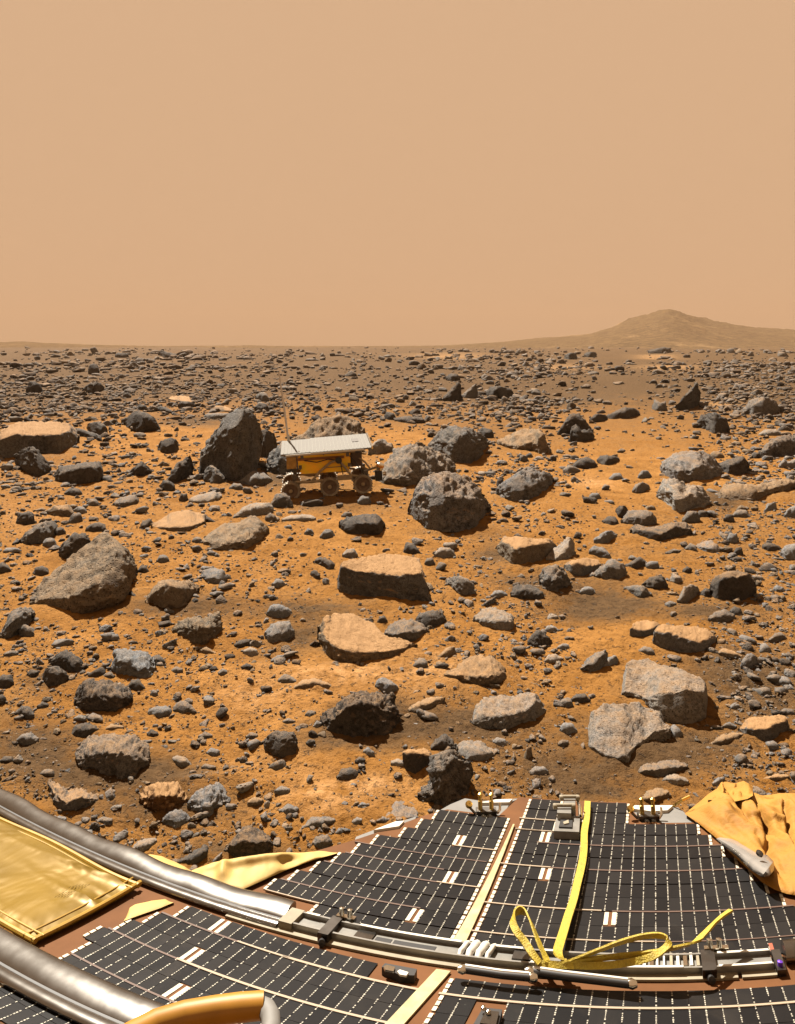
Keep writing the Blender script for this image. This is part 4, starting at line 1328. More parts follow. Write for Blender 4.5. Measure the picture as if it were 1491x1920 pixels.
def deck_box(mb, x0, x1, y0, y1, z0, z1, nx=1):
    for i in range(nx):
        a, c = x0 + (x1 - x0) * i / nx, x0 + (x1 - x0) * (i + 1) / nx
        P = [W(x, y, z) for x in (a, c) for y in (y0, y1) for z in (z0, z1)]
        fs = [(0, 4, 5, 1), (2, 3, 7, 6), (1, 5, 7, 3), (0, 2, 6, 4)]
        if i == 0:
            fs.append((0, 1, 3, 2))
        if i == nx - 1:
            fs.append((4, 6, 7, 5))
        mb.quads(P, fs)


def px_plate(mb, pts, off0, off1):
    P = [D(u, v, off1) for u, v in pts]
    Q = []
    for p in P:
        n = Vector((0, DECK_B, 1)).normalized()
        Q.append(p - n * (off1 - off0))
    n = len(P)
    b = len(mb.v)
    mb.v += [tuple(p) for p in P] + [tuple(p) for p in Q]
    mb.f.append(tuple(range(b, b + n)))
    mb.f.append(tuple(range(b + 2 * n - 1, b + n - 1, -1)))
    for k in range(n):
        k2 = (k + 1) % n
        mb.f.append((b + k, b + n + k, b + n + k2, b + k2))


PITCH_X, PITCH_Y, Y0 = 0.0182, 0.0411, 0.9926
LB, RB = -0.268, -0.2345                          # inner edges of the left and right cell fields


def row_y(j):
    return Y0 + PITCH_Y * j


petal = empty("lander_petal", W(-0.10, 1.10, 0))
tag(petal, "open lander petal of dark solar cells, farther from the lens", "lander petal", "lander decks of solar cells")
panel = empty("lander_deck", W(-0.30, 0.75, 0))
tag(panel, "nearer lander deck of solar cells, in front of the straight rail", "lander deck", "lander decks of solar cells")
bpy.context.view_layer.update()


def own(o, root):
    o.parent = root
    o.matrix_parent_inverse = Matrix.Translation(-root.location)
    return o


mb = MB()
deck_plate(mb, [(-0.70, 0.945), (-0.655, 0.985), (-0.60, 1.075), (-0.50, 1.215), (-0.42, 1.335), (-0.385, 1.372), (-0.285, 1.372), (-0.262, 1.452),
                (-0.052, 1.452), (-0.022, 1.372), (0.085, 1.372), (0.105, 1.33), (0.15, 1.25), (0.19, 1.17), (0.235, 1.09), (0.30, 0.985), (0.34, 0.945)], -0.028, -0.001)
own(mb.build("base_plate", M_SUBSTRATE), petal)
mb = MB()
deck_plate(mb, [(-0.735, 0.42), (-0.735, 0.94), (0.36, 0.94), (0.36, 0.42)], -0.030, -0.0012)
own(mb.build("base_plate", M_SUBSTRATE), panel)

# which cells exist: (row, from X, to X) for both decks
left_start = {1: -0.559, 2: -0.541, 3: -0.5243, 4: -0.5056, 5: -0.4855, 6: -0.4676, 7: -0.4313, 8: -0.4105, 9: -0.393}
right_end = {9: 0.0726, 8: 0.0959, 7: 0.1175, 6: 0.131, 5: 0.153, 4: 0.1727, 3: 0.1877, 2: 0.206, 1: 0.225}
petal_rows = []
for j in range(1, 10):
    petal_rows.append((j, left_start[j], LB, 'L'))
    petal_rows.append((j, RB, right_end[j], 'R'))
petal_rows += [(0, -0.468, LB, 'L'), (-1, -0.468, LB, 'L'), (0, RB, 0.24, 'R'), (-1, RB, 0.131, 'R')]
petal_rows += [(j, RB, -0.182, 'R') for j in (10, 11)] + [(j, -0.1255, -0.055, 'R') for j in (10, 11)]
panel_left = {-3: -0.635, -4: -0.652, -5: -0.667, -6: -0.683, -7: -0.677, -8: -0.676, -9: -0.672, -10: -0.672, -11: -0.66}
panel_rows = [(j, panel_left[j], LB if j != -3 else -0.335, 'L') for j in panel_left]
panel_rows += [(-3, RB, 0.30, 'R'), (-4, RB, 0.30, 'R'), (-5, RB, 0.30, 'R'), (-6, RB, 0.30, 'R')]
# the brown gaps between two white bars, and the places taken up by instruments
gaps = [(7, -0.325), (4, -0.322), (1, -0.325), (9, -0.165), (8, -0.198), (5, -0.164), (2, -0.069), (-3, -0.555), (-5, -0.552), (-7, -0.522)]
gap_set = set()


def yrow(j):
    """Lower and upper Y of a cell row; the nearer deck is shifted a little by its own hinge."""
    off = 0.003 if j <= -3 else 0.0
    return row_y(j - 1) + off, row_y(j) + off


cells = []
ticks = {}
ends = {}
gap_parts = []
for root, rows in ((petal, petal_rows), (panel, panel_rows)):
    for j, xa, xb, side in rows:
        y0, y1 = yrow(j)
        if side == 'L':
            n = int(round((xb - xa) / PITCH_X))
            xs = [xb - PITCH_X * k for k in range(n + 1)][::-1]
        else:
            n = int(round((xb - xa) / PITCH_X))
            xs = [xa + PITCH_X * k for k in range(n + 1)]
        for k in range(n):
            a, b = xs[k], xs[k + 1]
            mid = (a + b) / 2
            if root is panel and j in (-4, -5) and side == 'R' and -0.206 < mid < -0.164 + 0.003:
                continue                            # instrument window
            if any(gj == j and abs(gx - mid) < PITCH_X * 0.5 for gj, gx in gaps):
                gap_parts.append((root, j, a, b))
                continue
            cells.append((root, j, a, b, y0, y1))
            if k > 0:
                ticks.setdefault(root.name, []).append((a, y0, y1))
        # white end strips where a row stops
        ends.setdefault(root.name, []).append((xs[0], y0, y1, -1))
        ends.setdefault(root.name, []).append((xs[-1], y0, y1, 1))

# one mesh per cell: a thin slab with its own edges
cells_by = {}
for c in cells:
    cells_by.setdefault(c[0].name, []).append(c)
for root in (petal, panel):
    SKEW[0] = root is panel
    lst = cells_by[root.name]
    vis = []
    for c in lst:
        p = W((c[2] + c[3]) / 2, (c[4] + c[5]) / 2)
        u, v = CX + F * p.x / p.y, HV + F * (CAMH - p.z) / p.y
        vis.append((0 if (-30 < u < 1521 and v < 1945) else 1, -v, c))
    vis.sort(key=lambda q: (q[0], q[1]))
    rest = MB()
    for n, (outside, _, (rt, j, a, b, y0, y1)) in enumerate(vis):
        g = 0.00018 + 0.0001 * random.random()
        low = y0 + (0.0016 if j % 2 else 0.0004)
        high = y1 - (0.0016 if j % 2 == 0 else 0.0004)
        P = [W(x, y, z) for x in (a + g, b - g) for y in (low, high) for z in (0.0, 0.0022 + 0.0006 * random.random())]
        fs = [(0, 1, 3, 2), (4, 6, 7, 5), (0, 4, 5, 1), (2, 3, 7, 6), (1, 5, 7, 3)]
        if n < 298 and not outside:
            m1 = MB()
            m1.quads(P, fs)
            own(m1.build("solar_cell", M_CELL), root)
        else:
            rest.quads(P, fs)
    if rest.v:
        o = own(rest.build("solar_cell_field", M_CELL), root)
        o['kind'] = 'stuff'

# interconnects: the dashed silver lines between columns of cells
for root in (petal, panel):
    SKEW[0] = root is panel
    m1 = MB()
    for (x, y0, y1) in ticks[root.name]:
        n = 9
        for k in range(n):
            if random.random() < 0.16:
                continue
            ya = y0 + (y1 - y0) * (k + 0.12 + 0.1 * random.random()) / n
            yb = y0 + (y1 - y0) * (k + 0.78 + 0.1 * random.random()) / n
            w = 0.00068 * random.uniform(0.55, 1.5)
            P = [W(x - w, ya, 0.0036), W(x + w, ya, 0.0036), W(x + w, yb, 0.0036), W(x - w, yb, 0.0036)]
            m1.quads(P, [(0, 1, 2, 3)])
    o = own(m1.build("interconnect_dashes", M_TICK), root)
    o['kind'] = 'stuff'
    # white end strips, each its own part where it shows
    for (x, y0, y1, sd) in ends[root.name]:
        if abs(x) > 0.29 and sd > 0:
            continue
        m1 = MB()
        ln = y1 - y0
        xa, xb = (x - 0.0058, x - 0.0012) if sd < 0 else (x + 0.0012, x + 0.0058)
        for k in range(3):
            deck_box(m1, xa, xb, y0 + ln * (0.06 + 0.31 * k), y0 + ln * (0.30 + 0.31 * k), 0.0, 0.0030)
        own(m1.build("end_strip", M_BAR), root)
for (root, j, a, b) in gap_parts:
    SKEW[0] = root is panel
    y0, y1 = yrow(j)
    m1 = MB()
    deck_box(m1, a + 0.0008, b - 0.0008, y0, y1, -0.0005, 0.0012)
    g = own(m1.build("bypass_gap", M_SUBSTRATE), root)
    for xa in (a + 0.0006, b - 0.0066):
        m1 = MB()
        deck_box(m1, xa, xa + 0.006, y0 + 0.003, y1 - 0.003, 0.0014, 0.0032)
        o = m1.build("white_bar", M_BAR)
        own(o, root)
        o.parent = g
        o.matrix_parent_inverse = Matrix.Identity(4)

# wires and brown traces between rows
for root, name, j, x0, x1, mat, wdt in (
        (petal, "wire", 8, -0.245, -0.18, M_WIRE, .0011), (petal, "wire", 9, -0.245, -0.125, M_WIRE, .0014), (petal, "wire", 8, -0.243, -0.20, M_WIRE, .0014),
        (petal, "trace", 7, -0.20, 0.12, M_TRACE, .0017), (petal, "wire", 6, -0.335, -0.262, M_WIRE, .0013), (petal, "wire", 5, -0.25, -0.165, M_WIRE, .0014),
        (petal, "trace", 5, -0.165, 0.155, M_TRACE, .0017), (petal, "trace", 4, -0.50, -0.33, M_TRACE, .0015), (petal, "wire", 3, -0.33, -0.262, M_WIRE, .0013),
        (petal, "wire", 2, -0.25, -0.075, M_WIRE, .0014), (petal, "trace", 2, -0.06, 0.2, M_TRACE, .0017), (petal, "trace", 3, -0.52, -0.33, M_TRACE, .0016),
        (petal, "trace", 1, -0.555, -0.33, M_TRACE, .0016), (petal, "trace", 5, -0.50, -0.27, M_TRACE, .0012),
        (petal, "wire", 0, -0.25, 0.0, M_WIRE, .0014), (petal, "trace", 0, 0.0, 0.22, M_TRACE, .0012), (petal, "wire", 0, -0.56, -0.47, M_WIRE, .0012),
        (panel, "wire", -4, -0.45, -0.262, M_WIRE, .0022), (panel, "trace", -4, -0.65, -0.50, M_TRACE, .0018), (panel, "wire", -4, -0.243, 0.30, M_WIRE, .0022),
        (panel, "wire", -4, -0.52, -0.44, M_WIRE, .0017), (panel, "wire", -6, -0.56, -0.262, M_WIRE, .0022), (panel, "trace", -6, -0.68, -0.55, M_TRACE, .0018),
        (panel, "trace", -8, -0.67, -0.50, M_TRACE, .0018), (panel, "wire", -8, -0.50, -0.262, M_WIRE, .0022), (panel, "wire", -6, -0.243, 0.30, M_WIRE, .0022)):
    SKEW[0] = root is panel
    y = yrow(j + 1)[0] if j + 1 > -3 or j < -3 else row_y(j)
    if root is panel:
        y = yrow(j)[1]
    m1 = MB()
    n = max(2, int((x1 - x0) / 0.02))
    deck_box(m1, x0, x1, y - wdt, y + wdt, 0.0008, 0.0040 + (0.0010 if mat is M_WIRE else 0.0), n)
    own(m1.build(name, mat), root)

SKEW[0] = False
# pale ribbon cable and its edge bars running up the seam between the two cell fields
m1 = MB()
for i in range(14):
    ya, yb = 0.955 + (1.335 - 0.955) * i / 14, 0.955 + (1.335 - 0.955) * (i + 1) / 14
    wa, wb = 0.0085 * (1 - i / 17), 0.0085 * (1 - (i + 1) / 17)
    xa, xb = -0.2525 + 0.002 * i / 14, -0.2525 + 0.002 * (i + 1) / 14
    P = [W(xa - wa, ya, 0.0005), W(xa + wa, ya, 0.0005), W(xb + wb, yb, 0.0005), W(xb - wb, yb, 0.0005),
         W(xa - wa, ya, 0.006), W(xa + wa, ya, 0.006), W(xb + wb, yb, 0.006), W(xb - wb, yb, 0.006)]
    m1.quads(P, [(4, 5, 6, 7), (0, 4, 7, 3), (1, 2, 6, 5)] + ([(0, 1, 5, 4)] if i == 0 else []) + ([(3, 7, 6, 2)] if i == 13 else []))
own(m1.build("ribbon_cable", M_BUS), petal)
m1 = MB()
deck_box(m1, -0.2615, -0.2435, 0.42, 0.884, 0.0005, 0.006)
own(m1.build("ribbon_cable", M_BUS), panel)
m1 = MB()
deck_box(m1, -0.57, 0.10, 0.8955, 0.9085, -0.0005, 0.006, 30)
own(m1.build("insulation_strip", M_CREAM), panel)
m1 = MB()
deck_box(m1, 0.105, 0.148, 0.8955, 0.9085, -0.0005, 0.006, 4)
own(m1.build("insulation_strip", M_CREAM), panel)

# grey corner plates along the far edge
for pts in ([(822, 1521), (845, 1508), (872, 1497), (903, 1502), (975, 1497), (958, 1504), (941, 1531), (905, 1530)],
            [(1184, 1545), (1187, 1512), (1245, 1511), (1272, 1514), (1309, 1545)],
            [(661, 1585), (668, 1569), (715, 1551), (752, 1540), (781, 1531), (778, 1537), (722, 1558)]):
    m1 = MB()
    px_plate(m1, pts, -0.012, -0.002)
    own(m1.build("corner_plate", M_GREYPLATE), petal)
for pts in ([(1186, 1516), (1190, 1510), (1262, 1510), (1252, 1519), (1222, 1521)], [(900, 1505), (930, 1499), (961, 1498), (955, 1504)], [(701, 1556), (742, 1540), (758, 1539), (748, 1549)]):
    m1 = MB()
    px_plate(m1, pts, -0.004, 0.004)
    own(m1.build("bright_edge_strip", M_WHITE), petal)


def latch(u, v, gold):
    """Two posts with caps on a clamp block, a side knob and a hook."""
    root = MB()
    sc = D(u, v).y / F                              # metres per picture point
    c = D(u, v, 0.0)
    n = Vector((0, DECK_B, 1)).normalized()
    root.box(c + n * 5 * sc, (38 * sc, 14 * sc, 10 * sc))
    o = own(root.build("latch_block", M_DARKMETAL), petal)
    for dx in (-11, 10):
        m = MB()
        m.lathe([(0.001, 0), (4.2 * sc, 0), (4.2 * sc, 15 * sc), (3.0 * sc, 16 * sc), (3.0 * sc, 22 * sc), (4.6 * sc, 23 * sc), (4.6 * sc, 27 * sc), (0.001, 29 * sc)], c + n * 9 * sc + Vector((dx * sc, 0, 0)), n, 12)
        p = own(m.build("latch_post", gold, None, True), petal)
        m = MB()
        m.lathe([(0.001, 0), (5.0 * sc, 0), (5.0 * sc, 6 * sc), (0.001, 6 * sc)], c + n * 2 * sc + Vector((dx * sc * 0.6, -9 * sc, 0)), (0, -1, 0.3), 12)
        own(m.build("latch_roller", M_CHROME, None, True), petal)
    m = MB()
    m.tube([c + n * 2 * sc + Vector((20 * sc, 0, 0)), c + n * 8 * sc + Vector((26 * sc, 2 * sc, 0)), c + n * 18 * sc + Vector((27 * sc, 6 * sc, 0))], 2.6 * sc, 8)
    own(m.build("latch_hook", M_CHROME, None, True), petal)
    m = MB()
    m.lathe([(0.001, 0), (6 * sc, 0), (7 * sc, 3 * sc), (6 * sc, 7 * sc), (0.001, 7 * sc)], c + n * 14 * sc + Vector((-33 * sc, 3 * sc, 0)), (0.3, -0.5, 1), 12)
    own(m.build("latch_knob", gold, None, True), petal)
    m = MB()
    m.tube([c + n * 2 * sc + Vector((-20 * sc, 0, 0)), c + n * 12 * sc + Vector((-32 * sc, 3 * sc, 0))], 2.4 * sc, 8)
    own(m.build("latch_link", M_DARKMETAL, None, True), petal)


latch(912, 1528, M_GOLDMETAL)
latch(1216, 1537, M_GOLDMETAL)

# stepped silver clasp at the middle of the far edge
sc = D(1064, 1540).y / F
nrm = Vector((0, DECK_B, 1)).normalized()
m = MB()
px_plate(m, [(1038, 1558), (1044, 1530), (1088, 1530), (1086, 1560)], 0.0, 0.016)
o = own(m.build("clasp_base", M_RAIL), petal)
m = MB()
px_plate(m, [(1048, 1550), (1052, 1535), (1074, 1535), (1073, 1551)], 0.016, 0.019)
own(m.build("clasp_recess", M_BLACK), petal)
m = MB()
px_plate(m, [(1056, 1541), (1066, 1537), (1067, 1543), (1058, 1545)], 0.019, 0.021)
own(m.build("clasp_glint_tab", M_CREAM), petal)
for (u0, v0, off, wd) in ((1058, 1510, 0.036, 34), (1068, 1494, 0.040, 30)):
    m = MB()
    a, b = D(u0 - wd / 2, v0, off), D(u0 + wd / 2, v0, off)
    m.tube([a, b], 3.2 * sc, 10)
    own(m.build("clasp_bar", M_CREAM, None, True), petal)
    for e in (a, b):
        m = MB()
        m.lathe([(0.001, 0), (4.6 * sc, 0), (5.4 * sc, 3 * sc), (4.6 * sc, 7 * sc), (0.001, 7 * sc)], e + Vector((-3.5 * sc, 0, -2 * sc)), (1, 0, 0), 10)
        own(m.build("clasp_knuckle", M_CREAM, None, True), petal)
    m = MB()
    px_plate(m, [(u0 - wd / 2 + 4, v0 + 14), (u0 - wd / 2 + 4, v0 + 3), (u0 + wd / 2 - 4, v0 + 3), (u0 + wd / 2 - 4, v0 + 15)], off - 0.030, off - 0.006)
    own(m.build("clasp_plate", M_RAIL), petal)
m = MB()
m.tube([D(1083, 1500, .03), D(1087, 1512, .028), D(1088, 1530, .02)], 3.2 * sc, 8)
own(m.build("clasp_arm", M_CHROME, None, True), petal)

# small instruments set into the nearer deck
m = MB()
px_plate(m, [(716, 1813), (722, 1806), (782, 1817), (777, 1829), (750, 1828)], 0.0, 0.010)
o = own(m.build("sensor_box", M_BLACK), panel)
for pts, mt in (([(719, 1812), (726, 1809), (741, 1813), (738, 1821), (722, 1818)], M_CHROME), ([(745, 1821), (750, 1818), (766, 1823), (762, 1829), (750, 1827)], M_WHITE)):
    m = MB()
    px_plate(m, pts, 0.0105, 0.013)
    own(m.build("sensor_window", mt), panel)
m = MB()
px_plate(m, [(888, 1920), (906, 1889), (942, 1893), (934, 1925)], 0.0, 0.010)
own(m.build("sensor_box", M_BLACK), panel)
m = MB()
px_plate(m, [(900, 1918), (911, 1894), (936, 1897), (930, 1922)], 0.0105, 0.014)
own(m.build("sensor_window", M_METAL), panel)
for (u, v) in ((907, 1894), (916, 1901)):
    m = MB()
    m.lathe([(0.001, 0.0), (0.0035, 0.001), (0.003, 0.004), (0.001, 0.005)], D(u, v, 0.014), nrm, 10)
    own(m.build("sensor_stud", M_CHROME, None, True), panel)

# ------------------------------------------------------------------ ramp rails lying across the deck


def extrude(profile, x0, x1, n, wob=None, closed=True, caps=True):
    m = MB()
    k = len(profile)
    for i in range(n + 1):
        x = x0 + (x1 - x0) * i / n
        for q, (y, z) in enumerate(profile):
            dy, dz = wob(x, q) if wob else (0, 0)
            m.v.append(tuple(W(x, y + dy, max(-0.02, z + dz))))
    for i in range(n):
        for q in range(k if closed else k - 1):
            q2 = (q + 1) % k
            m.f.append((i * k + q, i * k + q2, (i + 1) * k + q2, (i + 1) * k + q))
    if caps and closed:
        m.f.append(tuple(range(k))[::-1])
        m.f.append(tuple(n * k + q for q in range(k)))
    return m


def arc(cy, cz, ry, rz, a0, a1, n):
    return [(cy + ry * math.cos(math.radians(a0 + (a1 - a0) * i / n)), cz + rz * math.sin(math.radians(a0 + (a1 - a0) * i / n))) for i in range(n + 1)]


def ramp(name, label, y, s, x0, x1, wobble):
    root = empty(name, W((x0 + x1) / 2, y, 0))
    tag(root, label, "rover ramp", "rolled metal rover ramps")

    def wob(x, q):
        a = wobble * (math.sin(x * 46) + 0.6 * math.sin(x * 23 + 1))
        return (a * 0.5, a * 0.35)
    n = 110
    prof = [(-.021, .004), (-.0222, .010), (-.0205, .0165), (-.016, .0222), (-.010, .0275), (-.003, .0322), (.005, .0362), (.012, .0384), (.018, .0394), (.023, .0394), (.0268, .0376), (.0295, .0330), (.031, .026), (.031, .015), (.028, .004)]
    up = extrude([(y - 0.0035 * s + a * 0.80 * s, b * 0.74 * s) for a, b in prof], x0, x1, n, wob)
    own(up.build("rolled_tube", M_METAL, None, True), root)
    low = extrude(arc(y - 0.0275 * s, 0.008 * s, 0.0105 * s, 0.0095 * s, 20, 215, 10) + [(y - 0.031 * s, 0.001), (y - 0.020 * s, 0.001)], x0, x1, n)
    own(low.build("lower_lip", M_DARKMETAL if name == "dark" else M_METAL, None, True), root)
    seam = extrude([(y - 0.0225 * s, 0.006 * s), (y - 0.0225 * s, 0.0150 * s), (y - 0.0180 * s, 0.0160 * s), (y - 0.0180 * s, 0.006 * s)], x0, x1, n)
    own(seam.build("seam_shade_strip", M_BLACK), root)  # black strip paints the dark of the groove between tube and lip
    return root


r1 = ramp("rover_ramp", "silver rolled ramp tube running along the gold foil and onto the solar deck", 0.9385, 1.0, -1.55, -0.492, 0.0035)
r2 = ramp("rover_ramp", "thick silver ramp tube at the lower left below the gold foil", 0.625, 1.32, -1.25, -0.30, 0.0)

# flat channel section that carries on to the right
rail = empty("ramp_rail", W(-0.15, 0.925, 0))
tag(rail, "straight grey channel rail with clamps crossing the solar deck", "rail")
yF, yB, zT = 0.9095, 0.9415, 0.0225
for nm, a, b, c, d, z0, z1, mt in (("channel_floor", -0.470, 0.145, yF + 0.002, yB - 0.002, 0.004, 0.0120, M_RAIL), ("front_wall", -0.470, 0.145, yF - 0.0012, yF + 0.0022, 0.0, zT, M_RAIL),
                                  ("back_wall", -0.470, 0.145, yB - 0.0018, yB + 0.0018, 0.0, zT + 0.001, M_RAIL)):
    m = MB()
    deck_box(m, a, b, c, d, z0, z1, 40)
    own(m.build(nm, mt), rail)
m = MB()
deck_box(m, -0.4905, -0.4705, 0.905, 0.946, 0.0, 0.0235, 3)
own(m.build("cream_collar", M_CREAM), rail)
for x, w in ((-0.420, 0.0075), (0.066, 0.0085)):
    m = MB()
    deck_box(m, x - w, x + w, 0.8965, 0.947, 0.0, 0.0275, 2)
    c = own(m.build("clamp", M_DARKMETAL), rail)
    m = MB()
    deck_box(m, x - w * 0.4, x + w * 3.2, 0.946, 0.9545, 0.018, 0.0300, 2)
    own(m.build("clamp_jaw", M_CHROME), rail)
    m = MB()
    m.lathe([(0.0005, 0), (0.005, 0), (0.0055, 0.003), (0.005, 0.008), (0.0005, 0.009)], W(x, 0.8955, 0.008), (0, -0.8, 0.3), 12)
    own(m.build("clamp_knob", M_BLACK, None, True), rail)
    for k in range(2):
        m = MB()
        m.lathe([(0.0005, 0), (0.0042, 0), (0.0042, 0.010), (0.0005, 0.011)], W(x + 0.012 * k + 0.004, 0.950, 0.030), (0, 0.2, 1), 10)
        own(m.build("clamp_bolt", M_CHROME, None, True), rail)
for a, b in ((-0.357, -0.335), (-0.332, -0.275)):
    m = MB()
    deck_box(m, a, b, yF + 0.009, yB - 0.011, 0.0122, 0.0132, 4)
    own(m.build("slot_shade", M_BLACK), rail)  # black boxes paint the dark inside the floor slots
m = MB()
deck_box(m, -0.385, -0.36, yF + 0.006, yB - 0.005, 0.0122, 0.0165, 3)
own(m.build("tab_plate", M_METAL), rail)
for k, x in enumerate((-0.2405, -0.2285, -0.2165, -0.2055)):
    m = MB()
    pts = [W(x, yF + 0.004, 0.015), W(x, yF + 0.010, 0.0225), W(x + 0.002, (yF + yB) / 2, 0.0245), W(x + 0.003, yB - 0.004, 0.0245), W(x + 0.004, yB + 0.004, 0.018)]
    m.tube(pts, 0.0055 if k in (1, 2) else 0.0035, 10)
    own(m.build("white_sleeve", M_WHITE, None, True), rail)
for k in range(11):
    x = -0.022 + 0.0082 * k
    m = MB()
    deck_box(m, x, x + random.choice((0.0022, 0.0035, 0.0048)), yF + 0.005, yB + 0.004, 0.012, 0.0215 + 0.002 * random.random())
    own(m.build("connector_pin_block", random.choice((M_WHITE, M_CHROME, M_WHITE, M_CREAM))), rail)
m = MB()
deck_box(m, -0.175, -0.135, yF + 0.008, yB - 0.004, 0.012, 0.021, 3)
own(m.build("dark_latch_body", M_DARKMETAL), rail)
m = MB()
deck_box(m, -0.150, 0.035, yF - 0.0016, yF + 0.0030, 0.0228, 0.0250, 12)
own(m.build("painted_glint", M_WHITE), rail)  # these white strips paint the sun's glint on the rail's upper edges
for xa, xb in ((-0.465, -0.445), (-0.385, -0.245), (-0.20, -0.165), (-0.14, -0.115), (0.078, 0.143)):
    m = MB()
    deck_box(m, xa, xb, yB - 0.0022, yB + 0.0024, zT + 0.0012, zT + 0.0026, 6)
    own(m.build("painted_glint", M_WHITE), rail)
m = MB()
deck_box(m, 0.078, 0.143, yF - 0.0016, yF + 0.0026, 0.0228, 0.0242, 6)
own(m.build("painted_glint", M_WHITE), rail)
m = MB()
deck_box(m, 0.147, 0.158, 0.895, 0.947, 0.0, 0.018, 2)
own(m.build("end_bracket", M_DARKMETAL), rail)
m = MB()
m.lathe([(0.0005, 0), (0.0035, 0), (0.0035, 0.006), (0.0005, 0.007)], W(0.152, 0.905, 0.018), (0, 0.1, 1), 12)
own(m.build("purple_spot", plain("purple_artifact", (0.16, 0.05, 0.55), 0.35, 0.4), None, True), rail)  # stands in for a purple colour artifact, not a fitting
m = MB()
deck_box(m, 0.1485, 0.1535, 0.949, 0.978, 0.0, 0.003)
own(m.build("red_tag_strip", plain("rust_red_tape", (0.33, 0.07, 0.03), 0.6)), rail)
m = extrude(arc(0.940, 0.016, 0.022, 0.024, -30, 205, 14) + [(0.922, 0.002), (0.958, 0.002)], 0.162, 0.40, 24)
own(m.build("end_tube", M_METAL, None, True), rail)

# two dark damper rods in front of the rail
for pts, r, lab in (([(873, 1818), (900, 1822), (940, 1828), (993, 1833)], 0.0048, "short black damper rod in front of the rail"),
                    ([(1000, 1822), (1060, 1831), (1120, 1838), (1178, 1845)], 0.0052, "long black damper rod under the yellow straps")):
    root = empty("damper_rod", D(*pts[0], 0.012))
    tag(root, lab, "damper rod", "damper rods along the rail")
    P = [D(u, v, 0.016) for u, v in pts]
    m = MB()
    m.tube(P, r, 12)
    own(m.build("rod_body", M_BLACK, None, True), root)
    m = MB()
    m.tube([p + Vector((0, 0.0015, r * 0.80)) for p in P], r * 0.5, 8)
    own(m.build("painted_highlight", M_WHITE, None, True), root)  # white strip paints the highlight along the top of the rod
    for e, s in ((P[0], -1), (P[-1], 1)):
        m = MB()
        m.lathe([(0.0005, 0), (r * 1.0, 0), (r * 1.25, r), (r * 0.8, 2.2 * r), (0.0005, 2.4 * r)], e, (s, 0, 0), 12)
        own(m.build("rod_end", M_CHROME, None, True), root)

# ------------------------------------------------------------------ gold foil blanket between the two ramp tubes
foil = empty("foil_blanket", W(-0.95, 0.79, 0))
tag(foil, "crinkled gold foil blanket with faint grey print between two ramp tubes", "foil blanket")
FX0, FX1, FY0, FY1 = -1.42, -0.716, 0.668, 0.893


def foil_z(x, y):
    p = np.array([[x * 5, y * 9, 0.3]])
    edge = min(x - FX0, FX1 - x, y - FY0, FY1 - y)
    k = min(1.0, max(0.0, edge / 0.03))
    n = fbm(p * 0.8, 2, 71)[0] * 0.6 + max(0.0, fbm(p * np.array([[0.5, 1.3, 1]]), 2, 73, ridged=True)[0]) ** 3 * 0.45
    return 0.012 + 0.010 * k + 0.0095 * k * n


m = MB()
nx, ny = 96, 44
gx = np.linspace(FX0, FX1, nx)
gy = np.linspace(FY0, FY1, ny)
for y in gy:
    for x in gx:
        yy = y + 0.006 * math.sin(x * 19) * (1 if y > 0.87 else 0)
        m.v.append(tuple(W(x, yy, foil_z(x, y))))
for i in range(ny - 1):
    for k in range(nx - 1):
        a = i * nx + k
        m.f.append((a, a + 1, a + nx + 1, a + nx))
own(m.build("foil_sheet", M_FOIL, None, True), foil)
for nm, seq in (("hem", [(FX1 - 0.004, FY0 + (FY1 - FY0) * k / 12) for k in range(13)]), ("hem", [(FX0 + (FX1 - FX0) * k / 40, FY0 + 0.004) for k in range(41)]),
                ("hem", [(FX0 + (FX1 - FX0) * k / 40, FY1 - 0.004 + 0.006 * math.sin((FX0 + (FX1 - FX0) * k / 40) * 19)) for k in range(41)])):
    for r, q in ((0.0042, 0.0), (0.0018, 0.015)):
        m = MB()
        pts = []
        for (x, y) in seq:
            if nm == "hem" and abs(x - (FX1 - 0.004)) < 1e-6:
                pts.append(W(x - q, y, 0.016 + (0.004 if q else 0)))
            else:
                pts.append(W(x, y + (q if y < 0.75 else -q), 0.016 + (0.004 if q else 0)))
        m.tube(pts, [r] * len(pts), 8)
        own(m.build(nm, M_HEM, None, True), foil)
# faint lines of print, too small to read in the photograph
for k in range(5):
    for q in range(7):
        u0, v0 = 104 + 5.0 * k + q * 6.4, 1706 - 1.0 * k - q * 3.7 + k * 1.0
        u0 += (k - 2) * 0.6
        if random.random() < 0.12:
            continue
        x, y = deck_xy(u0, v0 - 6)
        z = foil_z(x, y) + 0.002
        x2, y2 = deck_xy(u0 + 4.6, v0 - 2.6 - 6)
        mm = MB()
        a, b = W(x, y, z), W(x2, y2, z)
        t = Vector((0.0007, 0.0016, 0))
        mm.quads([a - t, b - t, b + t, a + t], [(0, 1, 2, 3)])
        own(mm.build("print_mark", M_INK), foil)

# ------------------------------------------------------------------ airbag cloth


